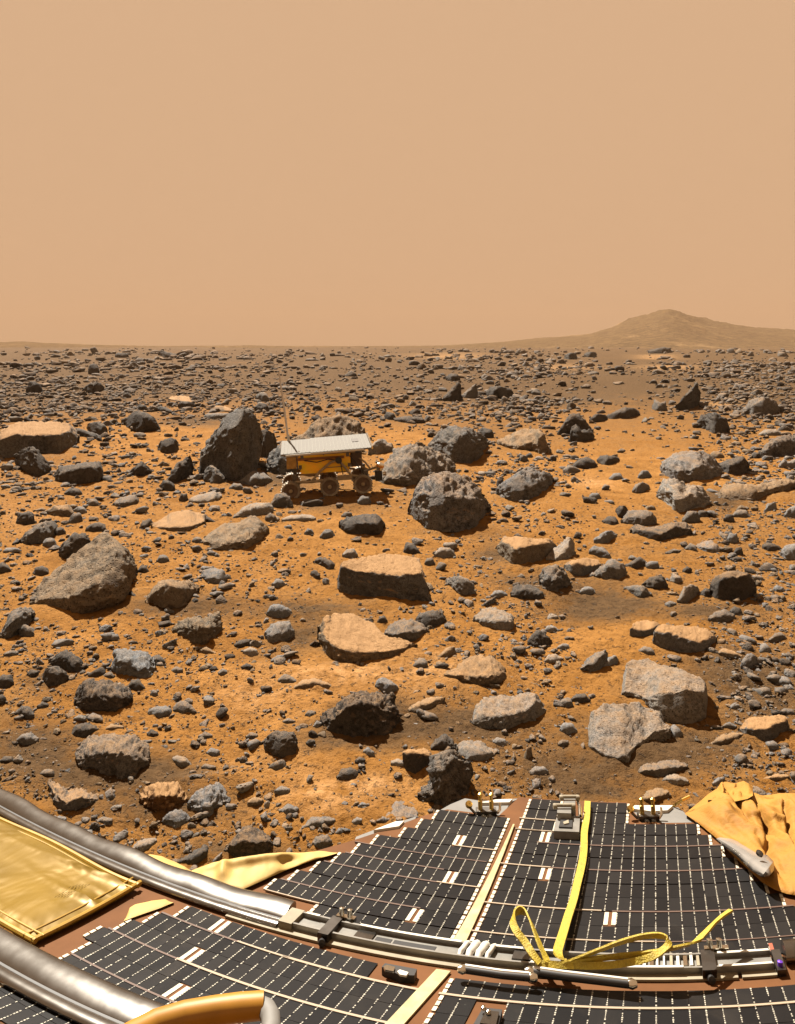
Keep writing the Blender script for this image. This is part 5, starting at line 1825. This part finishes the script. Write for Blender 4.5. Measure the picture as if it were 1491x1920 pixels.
def cloth(name, label, front, back, off_f, zb, ns, nt, amp, seed, bulge, folds=()):
    """Draped sheet between a front edge on the deck and a back edge on the ground."""
    fu, bu = np.array(front, float), np.array(back, float)

    def at(c, s):
        d = np.concatenate([[0], np.cumsum(np.hypot(*np.diff(c, axis=0).T))])
        d /= d[-1]
        return np.array([np.interp(s, d, c[:, 0]), np.interp(s, d, c[:, 1])])
    P = np.zeros((ns, nt, 3))
    Q = np.zeros((ns, nt, 2))
    for i in range(ns):
        s = i / (ns - 1)
        f, b = at(fu, s), at(bu, s)
        yf = D(f[0], f[1], off_f).y
        yb = (CAMH - zb) / max((b[1] - HV) / F, 0.05)
        yb = max(yb, yf + 0.05)
        for k in range(nt):
            t = k / (nt - 1)
            p = f * (1 - t) + b * t
            y = yf + (yb - yf) * t
            Q[i, k] = p
            P[i, k] = ((p[0] - CX) / F * y, y, CAMH - (p[1] - HV) / F * y)
    q = P.reshape(-1, 3)
    ss, tt = np.meshgrid(np.linspace(0, 1, ns), np.linspace(0, 1, nt), indexing='ij')
    env = (np.sin(np.pi * np.clip(tt, 0, 1)) ** 0.6 * np.clip(np.sin(np.pi * ss) * 2.5, 0, 1)).ravel()
    stretched = q * np.array([7.0, 7.0, 7.0])
    d = amp * (0.9 * fbm(stretched, 3, seed) + 0.45 * fbm(stretched * np.array([2.0, 0.8, 0.8]), 3, seed + 9, ridged=True) - 0.3)
    d += bulge
    for (u, v, ru, rv, ang, h) in folds:            # long creases and rolls that the photograph shows
        ca, sa = math.cos(math.radians(ang)), math.sin(math.radians(ang))
        du, dv = Q[..., 0].ravel() - u, Q[..., 1].ravel() - v
        a, b = du * ca + dv * sa, -du * sa + dv * ca
        d += h * np.exp(-(a / ru) ** 2 - (b / rv) ** 2)
    d = np.maximum(d, 0.004)
    nrm = np.array([0, -0.45, 0.89])
    q = q + nrm[None] * (d * env)[:, None]
    idx = np.arange(ns * nt).reshape(ns, nt)
    faces = np.stack([idx[:-1, :-1], idx[1:, :-1], idx[1:, 1:], idx[:-1, 1:]], -1).reshape(-1, 4).tolist()
    # the back falls to the ground
    verts = q.tolist()
    b0 = len(verts)
    for i in range(ns):
        x, y, z = verts[idx[i, nt - 1]]
        verts.append((x, y + 0.02, -0.03))
    for i in range(ns - 1):
        faces.append((int(idx[i, nt - 1]), int(idx[i + 1, nt - 1]), b0 + i + 1, b0 + i))
    me = raw_mesh(name, verts, [tuple(f) for f in faces])
    o = link(name, me, M_AIRBAG if label.startswith(('crumpled', 'small golden')) else M_AIRBAG_PALE)
    tag(o, label, "airbag", "deflated airbag cloth around the lander")
    return o


cloth("airbag", "crumpled golden airbag cloth heaped beyond the right end of the petal",
      [(1284, 1526), (1309, 1543), (1345, 1573), (1375, 1605), (1430, 1655), (1452, 1668), (1475, 1676), (1560, 1690)],
      [(1312, 1503), (1328, 1492), (1352, 1484), (1378, 1494), (1406, 1490), (1430, 1493), (1462, 1488), (1570, 1490)],
      0.006, 0.03, 130, 120, 0.020, 5, 0.045,
      [(1340, 1560, 60, 4, 38, -0.02), (1400, 1580, 90, 5, 30, 0.018), (1470, 1575, 60, 4, 75, -0.025), (1385, 1545, 60, 3, 48, -0.018), (1450, 1640, 50, 4, 50, -0.02), (1440, 1560, 60, 4, 12, 0.015), (1420, 1552, 60, 4, 55, -0.035), (1385, 1517, 50, 3.5, 18, -0.03), (1445, 1512, 22, 12, 0, -0.035), (1480, 1520, 16, 14, 0, -0.04), (1400, 1535, 70, 12, 22, 0.025),
       (1460, 1535, 80, 9, 30, 0.03), (1350, 1545, 20, 30, 0, 0.02), (1470, 1620, 50, 8, 60, 0.02), (1432, 1600, 40, 6, 85, -0.02)])
cloth("airbag", "small golden bunch of gathered airbag cloth near the right petal edge",
      [(1324, 1500), (1350, 1500), (1378, 1503), (1402, 1498), (1412, 1492)], [(1345, 1478), (1358, 1466), (1375, 1470), (1395, 1464), (1412, 1474)], 0.02, 0.04, 40, 24, 0.018, 15, 0.015,
      [(1365, 1485, 25, 3, 60, -0.02), (1378, 1487, 25, 3, 110, -0.02), (1390, 1483, 25, 3, 70, -0.02), (1352, 1487, 25, 3, 75, 0.02)])
cloth("airbag", "long golden airbag strip along the left edge of the petal",
      [(352, 1640), (400, 1662), (455, 1668), (500, 1648), (540, 1630), (590, 1612), (632, 1600)],
      [(360, 1632), (400, 1617), (452, 1607), (510, 1602), (560, 1601), (600, 1597), (634, 1596)], 0.006, 0.168, 70, 30, 0.006, 25, 0.008,
      [(470, 1619, 90, 8, -9, 0.020), (420, 1640, 10, 16, 20, 0.02), (540, 1622, 12, 8, 0, -0.015)])
cloth("airbag", "small tan airbag flap tucked between gold foil and solar cells",
      [(232, 1727), (262, 1716), (300, 1703), (326, 1692)], [(240, 1708), (258, 1688), (285, 1680), (322, 1690)], 0.003, 0.13, 30, 16, 0.006, 35, 0.014)
cloth("airbag", "thin golden airbag fold just behind the silver ramp tube",
      [(262, 1612), (300, 1622), (340, 1636), (362, 1646)], [(272, 1603), (305, 1606), (335, 1622), (358, 1632)], 0.0, 0.06, 30, 10, 0.006, 45, 0.012)

# polished metal flap on the right edge of the petal
flap = empty("metal_flap", D(1400, 1612, 0.02))
tag(flap, "polished silver metal flap bent over the right petal edge", "metal flap")
m = MB()
ua = [(1343, 1573), (1356, 1586), (1380, 1604), (1395, 1618), (1410, 1633), (1428, 1644), (1440, 1645)]
ub = [(1350, 1570), (1372, 1573), (1396, 1583), (1420, 1596), (1440, 1604), (1451, 1615), (1452, 1632)]
nn = 7
for i in range(7):
    for k in range(nn):
        t = k / (nn - 1)
        u = ua[i][0] * (1 - t) + ub[i][0] * t
        v = ua[i][1] * (1 - t) + ub[i][1] * t
        m.v.append(tuple(D(u, v, 0.012 + 0.028 * math.sin(math.pi * (0.15 + 0.75 * t)) * (0.5 + 0.5 * i / 6) + 0.004 * math.sin(i * 1.7))))
for i in range(6):
    for k in range(nn - 1):
        m.f.append((i * nn + k, i * nn + k + 1, (i + 1) * nn + k + 1, (i + 1) * nn + k))
fo = own(m.build("flap_sheet", plain("silver_flap", (0.42, 0.40, 0.37), 0.25, 0.5, 20, 0.15), None, True), flap)
so = fo.modifiers.new("thickness", 'SOLIDIFY')
so.thickness = 0.003
m = MB()
m.lathe([(0.0005, 0), (0.006, 0), (0.006, 0.004), (0.0005, 0.005)], D(1424, 1602, 0.045), (0.2, -0.3, 1), 10)
own(m.build("flap_rivet", M_DARKMETAL, None, True), flap)
m = MB()
m.tube([D(1262, 1511, 0.0), D(1280, 1500, 0.02), D(1293, 1493, 0.025)], 0.0028, 8)
tag(m.build("bent_rod", M_GOLDMETAL, None, True), "thin bent brown rod sticking out beside the right latch", "rod")

# ------------------------------------------------------------------ yellow webbing


def strap(m, pts, width, twist=None, thick=0.0012):
    """pts: (u, v, height over the deck). A flat band along them."""
    C = []
    for i in range(len(pts) - 1):
        for k in range(6):
            t = k / 6
            p0, p1, p2, p3 = (np.array(pts[max(i - 1, 0)]), np.array(pts[i]), np.array(pts[i + 1]), np.array(pts[min(i + 2, len(pts) - 1)]))
            C.append(0.5 * ((2 * p1) + (-p0 + p2) * t + (2 * p0 - 5 * p1 + 4 * p2 - p3) * t * t + (-p0 + 3 * p1 - 3 * p2 + p3) * t ** 3))
    C.append(np.array(pts[-1], float))
    P = [D(c[0], c[1], c[2]) for c in C]
    n = Vector((0, DECK_B, 1)).normalized()
    base = len(m.v)
    for i, p in enumerate(P):
        t = (P[min(i + 1, len(P) - 1)] - P[max(i - 1, 0)]).normalized()
        s = t.cross(n).normalized()
        b = s.cross(t).normalized()
        a = 0.0
        if twist:
            a = math.radians(np.interp(i / (len(P) - 1), [q[0] for q in twist], [q[1] for q in twist]))
        w = (s * math.cos(a) + b * math.sin(a)) * (width / 2)
        h = (b * math.cos(a) - s * math.sin(a)) * thick
        m.v += [tuple(p - w - h), tuple(p + w - h), tuple(p + w + h), tuple(p - w + h)]
    for i in range(len(P) - 1):
        a, b = base + 4 * i, base + 4 * (i + 1)
        for k in range(4):
            k2 = (k + 1) % 4
            m.f.append((a + k, a + k2, b + k2, b + k))
    e = base + 4 * (len(P) - 1)
    m.f += [(base, base + 3, base + 2, base + 1), (e, e + 1, e + 2, e + 3)]


yb = empty("yellow_strap", D(1045, 1800, 0.01))
tag(yb, "bright yellow webbing strap running down the petal into tied loops", "strap")
m = MB()
strap(m, [(1102, 1503, .012), (1100, 1535, .012), (1096, 1560, .012), (1095, 1592, .013), (1091, 1622, .014), (1082, 1660, .015), (1075, 1690, .017), (1065, 1720, .019), (1056, 1750, .022), (1049, 1772, .026), (1046, 1786, .028), (1052, 1797, .027), (1064, 1803, .026)], 0.0128, [(0, 0), (.3, 6), (.5, -6), (.8, 4), (.88, 20), (1, 45)])
own(m.build("long_strap", M_YELLOW), yb)
m = MB()
strap(m, [(1012, 1806, .026), (998, 1788, .034), (984, 1766, .042), (970, 1748, .050), (962, 1730, .056), (963, 1715, .058), (974, 1707, .058), (986, 1712, .056), (995, 1727, .052), (1004, 1750, .044), (1014, 1775, .036), (1022, 1792, .030), (1028, 1806, .026)], 0.0105, [(0, 10), (.3, 30), (.42, 75), (.5, 95), (.58, 70), (.8, 40), (1, 20)])
own(m.build("left_loop", M_YELLOW), yb)
m = MB()
strap(m, [(1055, 1806, .026), (1085, 1796, .034), (1120, 1783, .044), (1160, 1768, .052), (1200, 1757, .057), (1232, 1754, .058), (1251, 1759, .056), (1254, 1769, .053), (1244, 1781, .048), (1222, 1794, .041), (1190, 1803, .034), (1150, 1809, .029), (1105, 1811, .026), (1062, 1809, .025)], 0.0082, [(0, 30), (.2, 60), (.4, 75), (.52, 40), (.6, 10), (.75, 60), (1, 75)])
own(m.build("right_loop", M_YELLOW), yb)
m = MB()
strap(m, [(1060, 1808, .026), (1100, 1801, .031), (1150, 1794, .036), (1200, 1789, .040), (1240, 1783, .044), (1280, 1774, .048), (1304, 1766, .050), (1322, 1750, .052), (1338, 1733, .054), (1356, 1717, .056), (1371, 1707, .058)], 0.0075, [(0, 78), (.3, 70), (.55, 45), (.65, 0), (.8, 25), (1, 10)])
own(m.build("loose_tail", M_YELLOW), yb)
m = MB()
strap(m, [(1008, 1806, .022), (1040, 1809, .023), (1075, 1811, .023)], 0.012, [(0, 30), (1, 30)], 0.004)
own(m.build("knot", M_YELLOW), yb)

# orange wrapped cable close to the lens
cb = empty("cable_loop", D(380, 1890, 0.14))
tag(cb, "blurry orange wrapped cable loop nearest the lens at the bottom", "cable loop")
P = [D(u, v, 0.15) for u, v in ((190, 1985), (240, 1948), (290, 1921), (345, 1905), (400, 1895), (450, 1889), (494, 1885))]
m = MB()
m.tube(P, [0.0125, 0.0125, 0.0122, 0.0125, 0.0122, 0.0125, 0.0120], 14)
own(m.build("orange_wrap", M_ORANGE, None, True), cb)
P = [D(u, v, 0.148) for u, v in ((488, 1886), (500, 1893), (508, 1908), (509, 1930), (500, 1965))]
m = MB()
m.tube(P, [0.0085, 0.0095, 0.0095, 0.0095, 0.0095], 12)
own(m.build("grey_bend", M_GREYPLATE, None, True), cb)

# soil heaped under the lander hides the gap below the decks
# ------------------------------------------------------------------ rover
yaw, pitch, roll = math.radians(7), math.radians(-3.6), math.radians(6.0)
gx, gy, gz = ground_hit(612, 928)
R_ORG = Vector((gx[0], gy[0] + 0.19, gz[0] - 0.008))
rover = empty("rover", R_ORG)
rover.rotation_euler = (0, math.radians(-2.6), yaw)
tag(rover, "six-wheeled rover with pale solar panel and orange body parked among boulders", "rover")
LEAN = Matrix.Rotation(math.radians(-1.3), 3, 'Y') @ Matrix.Rotation(roll, 3, 'X')


def rpart(name, mb_, mat, sm=False, parent=None):
    return mb_.build(name, mat, parent or rover, sm)


TOP = 0.348
BUP = 0.034                                       # ride height of the body over the running gear
# solar panel, leaning
m = MB()
cen = Vector((0.0, 0.0, TOP))
out = [(-0.335, -0.215), (-0.120, -0.215), (-0.120, -0.228), (0.315, -0.228), (0.315, 0.228), (-0.120, 0.228), (-0.120, 0.205), (-0.335, 0.205)]
b = len(m.v)
m.v += [tuple(cen + LEAN @ Vector((x, y, 0.006))) for x, y in out] + [tuple(cen + LEAN @ Vector((x, y, -0.006))) for x, y in out]
m.f.append(tuple(range(8)))
m.f.append(tuple(range(15, 7, -1)))
for k in range(8):
    k2 = (k + 1) % 8
    m.f.append((k, k + 8, k2 + 8, k2))
sp = rpart("solar_panel", m, M_RPANEL)
for k in range(24):
    x = -0.315 + 0.0262 * k
    y0, y1 = (-0.208, 0.198) if x < -0.12 else (-0.220, 0.220)
    m = MB()
    m.box(cen + LEAN @ Vector((x, (y0 + y1) / 2, 0.0075)), (0.0035, y1 - y0, 0.003), LEAN)
    rpart("cell_seam", m, M_RTICK, parent=sp)
m = MB()
m.box(cen + LEAN @ Vector((0.215, 0.03, 0.0080)), (0.05, 0.10, 0.004), LEAN)
rpart("dark_cell_patch", m, plain("smudged_cell", (0.20, 0.185, 0.17), 0.8, spec=0.05), parent=sp)
m = MB()
m.box(cen + LEAN @ Vector((0.322, 0.0, 0.004)), (0.010, 0.45, 0.022), LEAN)
rpart("end_rail", m, M_CHROME)
m = MB()
m.box(cen + LEAN @ Vector((-0.02, -0.2305, -0.004)), (0.56, 0.004, 0.012), LEAN)
rpart("edge_strip", m, M_WHITE)
# body
m = MB()
body = [(-0.215, 0.175), (-0.195, 0.130), (0.140, 0.130), (0.165, 0.165), (0.165, 0.262), (-0.215, 0.262)]
for yy in (-0.145, 0.15):
    m.v += [(x, yy, z + BUP) for x, z in body]
m.f += [tuple(range(6)), tuple(range(11, 5, -1))] + [(k, (k + 1) % 6, (k + 1) % 6 + 6, k + 6) for k in range(6)]
M_BODY = plain("orange_gold_body", (1.5, 0.62, 0.005), 0.45, 0.0, 14, 0.08)
rpart("body", m, M_BODY)
m = MB()
m.box((0.0, 0.0, 0.270 + BUP), (0.40, 0.30, 0.014))
rpart("top_deck", m, M_ARM)
m = MB()
m.box((-0.05, -0.149, 0.236 + BUP), (0.34, 0.010, 0.018))
rpart("side_shelf", m, plain("dark_orange_trim", (0.28, 0.10, 0.01), 0.6))
m = MB()
m.box((-0.262, -0.03, 0.215 + BUP), (0.07, 0.24, 0.085))
rpart("rear_box", m, plain("ochre_rear_box", (0.42, 0.22, 0.03), 0.5, 0, 30, 0.3))
m = MB()
m.box((0.212, 0.0, 0.205 + BUP), (0.080, 0.22, 0.10))
rpart("front_box", m, plain("brown_front_box", (0.085, 0.048, 0.030), 0.6, 0, 40, 0.4))
for yy in (-0.07, 0.07):
    m = MB()
    m.lathe([(0.0005, 0), (0.016, 0), (0.016, 0.03), (0.011, 0.036), (0.0005, 0.036)], (0.255, yy, 0.250 + BUP), (1, 0, -0.25), 12)
    rpart("camera", m, M_CHROME, True)
# wheels: three to a side
WR, WW = 0.066, 0.062
wheel_me = {}
for sy in (-1, 1):
    for wx, dz in ((-0.275, -0.012), (0.005, 0.0), (0.245, 0.004)):
        c = Vector((wx, sy * 0.185, WR + dz))
        ax = Vector((0, sy, 0))
        m = MB()
        m.lathe([(WR * 0.80, WW * 0.46), (WR * 0.97, WW * 0.5), (WR, WW * 0.42), (WR, -WW * 0.42), (WR * 0.97, -WW * 0.5), (WR * 0.80, -WW * 0.46), (WR * 0.78, 0), (WR * 0.80, WW * 0.46)], c, ax, 28)
        for k in range(24):
            a = 2 * math.pi * k / 24
            rt = Matrix.Rotation(-a, 3, 'Y')
            m.box(c + rt @ Vector((0, 0, WR + 0.0025)), (0.004, WW * 0.86, 0.006), rt)
        w = rpart("wheel", m, M_WHEEL, True)
        m = MB()
        m.lathe([(0.0005, WW * 0.18), (WR * 0.25, WW * 0.20), (WR * 0.34, WW * 0.04), (WR * 0.6, WW * 0.02), (WR * 0.79, WW * 0.10), (WR * 0.79, -WW * 0.1), (0.0005, -WW * 0.1)], c, ax, 28)
        rpart("wheel_disc", m, M_HUB, True, w)
        m = MB()
        m.lathe([(0.0005, WW * 0.34), (WR * 0.2, WW * 0.32), (WR * 0.24, WW * 0.1)], c, ax, 16)
        rpart("hub", m, M_ARM, True, w)
for sy in (-1, 1):
    yy = sy * 0.166
    m = MB()
    m.tube([(-0.125, yy, 0.108), (-0.06, yy, 0.178), (0.02, yy, 0.238), (0.07, yy, 0.254), (0.115, yy, 0.205), (0.165, yy, 0.135), (0.245, yy, 0.118)], 0.0095, 8)
    rpart("rocker_arm", m, M_ARM, True)
    m = MB()
    m.tube([(-0.275, yy, 0.098), (-0.235, yy, 0.112), (-0.125, yy, 0.106), (-0.03, yy, 0.112), (0.005, yy, 0.095)], 0.0105, 8)
    rpart("bogie_arm", m, M_ARM, True)
    m = MB()
    m.box((0.115, yy, 0.122), (0.105, 0.024, 0.034))
    rpart("drive_housing", m, M_ARM)
    for wx in (-0.275, 0.245):
        m = MB()
        m.box((wx + 0.03, sy * 0.150, 0.125), (0.030, 0.024, 0.075))
        rpart("steering_motor", m, M_DARKMETAL)
    m = MB()
    m.lathe([(0.0005, -0.012), (0.024, -0.012), (0.024, 0.014), (0.0005, 0.016)], (0.078, yy, 0.250), (0, sy, 0), 14)
    rpart("pivot_joint", m, M_BLACK, True)
# antenna mast
m = MB()
bx = cen + LEAN @ Vector((-0.285, 0.190, 0.0))
tip = Vector((bx.x - 0.050, bx.y + 0.02, bx.z + 0.535))
m.tube([bx, bx.lerp(tip, 0.5) + Vector((0.004, 0, 0)), tip], [0.0085, 0.0075, 0.0065], 8)
an = rpart("antenna", m, plain("pale_grey_mast", (0.62, 0.60, 0.58), 0.4, 0.1), True)
m = MB()
m.lathe([(0.0005, 0), (0.011, 0), (0.011, 0.05), (0.008, 0.06), (0.0005, 0.06)], bx, (0, 0, 1), 10)
rpart("antenna_base", m, M_WHITE, True)
# sensor head held out at the front
m = MB()
m.tube([(0.245, -0.05, 0.175), (0.30, -0.07, 0.150), (0.345, -0.08, 0.165), (0.375, -0.09, 0.170)], 0.009, 8)
ap = rpart("sensor_arm", m, M_ARM, True)
m = MB()
m.lathe([(0.0005, 0), (0.026, 0), (0.028, 0.008), (0.028, 0.045), (0.020, 0.052), (0.0005, 0.052)], (0.375, -0.085, 0.150), (0.35, -0.15, 0.9), 16)
rpart("sensor_head", m, M_CHROME, True)
m = MB()
m.lathe([(0.0285, 0.022), (0.0300, 0.024), (0.0300, 0.036), (0.0285, 0.038)], (0.375, -0.085, 0.150), (0.35, -0.15, 0.9), 16)
rpart("orange_ring", m, plain("orange_ring", (0.75, 0.28, 0.03), 0.5), True)
m = MB()
m.box((0.372, -0.07, 0.105), (0.05, 0.06, 0.075))
rpart("dark_mount", m, M_BLACK)
m = MB()
m.lathe([(0.0005, 0), (0.016, 0), (0.016, 0.02), (0.0005, 0.02)], (0.405, -0.10, 0.118), (1, -0.4, 0.2), 12)
rpart("front_lens", m, M_CHROME, True)
m = MB()
m.tube([(0.22, -0.10, 0.255), (0.27, -0.12, 0.22), (0.31, -0.12, 0.165)], 0.007, 8)
rpart("front_strut", m, M_ARM, True)

# ------------------------------------------------------------------ thin dusty air
hz = MB()
hz.box((0, 300, 38), (4000, 3000, 84))
haze_mat = bpy.data.materials.new("dusty_air")
haze_mat.use_nodes = True
hn = haze_mat.node_tree.nodes
hn.clear()
ho = hn.new("ShaderNodeOutputMaterial")
hv = hn.new("ShaderNodeVolumePrincipled")
hv.inputs["Color"].default_value = (0.395, 0.262, 0.167, 1)
hv.inputs["Density"].default_value = 0.0008
hv.inputs["Anisotropy"].default_value = 0.0
haze_mat.node_tree.links.new(hv.outputs[0], ho.inputs["Volume"])
tag(hz.build("haze", haze_mat), kind='stuff')

# cables and small fittings on the rover's near side
for pts, r in (([(-0.17, -0.160, 0.262), (-0.08, -0.165, 0.245), (0.0, -0.168, 0.262), (0.08, -0.172, 0.250)], 0.004), ([(0.09, -0.172, 0.245), (0.095, -0.176, 0.20), (0.105, -0.178, 0.145)], 0.0035),
               ([(0.16, -0.150, 0.275), (0.20, -0.155, 0.230), (0.235, -0.152, 0.165)], 0.004), ([(-0.20, -0.150, 0.20), (-0.225, -0.155, 0.16), (-0.25, -0.155, 0.125)], 0.004)):
    m = MB()
    m.tube(pts, r, 6)
    rpart("cable", m, M_BLACK, True)
for x, z in ((-0.185, 0.288), (0.145, 0.285), (-0.20, 0.215), (0.155, 0.21)):
    m = MB()
    m.box((x, -0.152, z), (0.022, 0.012, 0.026))
    rpart("bracket", m, M_DARKMETAL)
m = MB()
m.box((0.05, -0.1475, 0.20), (0.17, 0.006, 0.004))
rpart("body_seam", m, M_DARKMETAL)
for x in (-0.21, -0.03, 0.15):
    m = MB()
    m.tube([(x, -0.14, 0.29), (x + 0.006, -0.18, TOP - 0.012)], 0.005, 6)
    rpart("panel_strut", m, M_ARM, True)
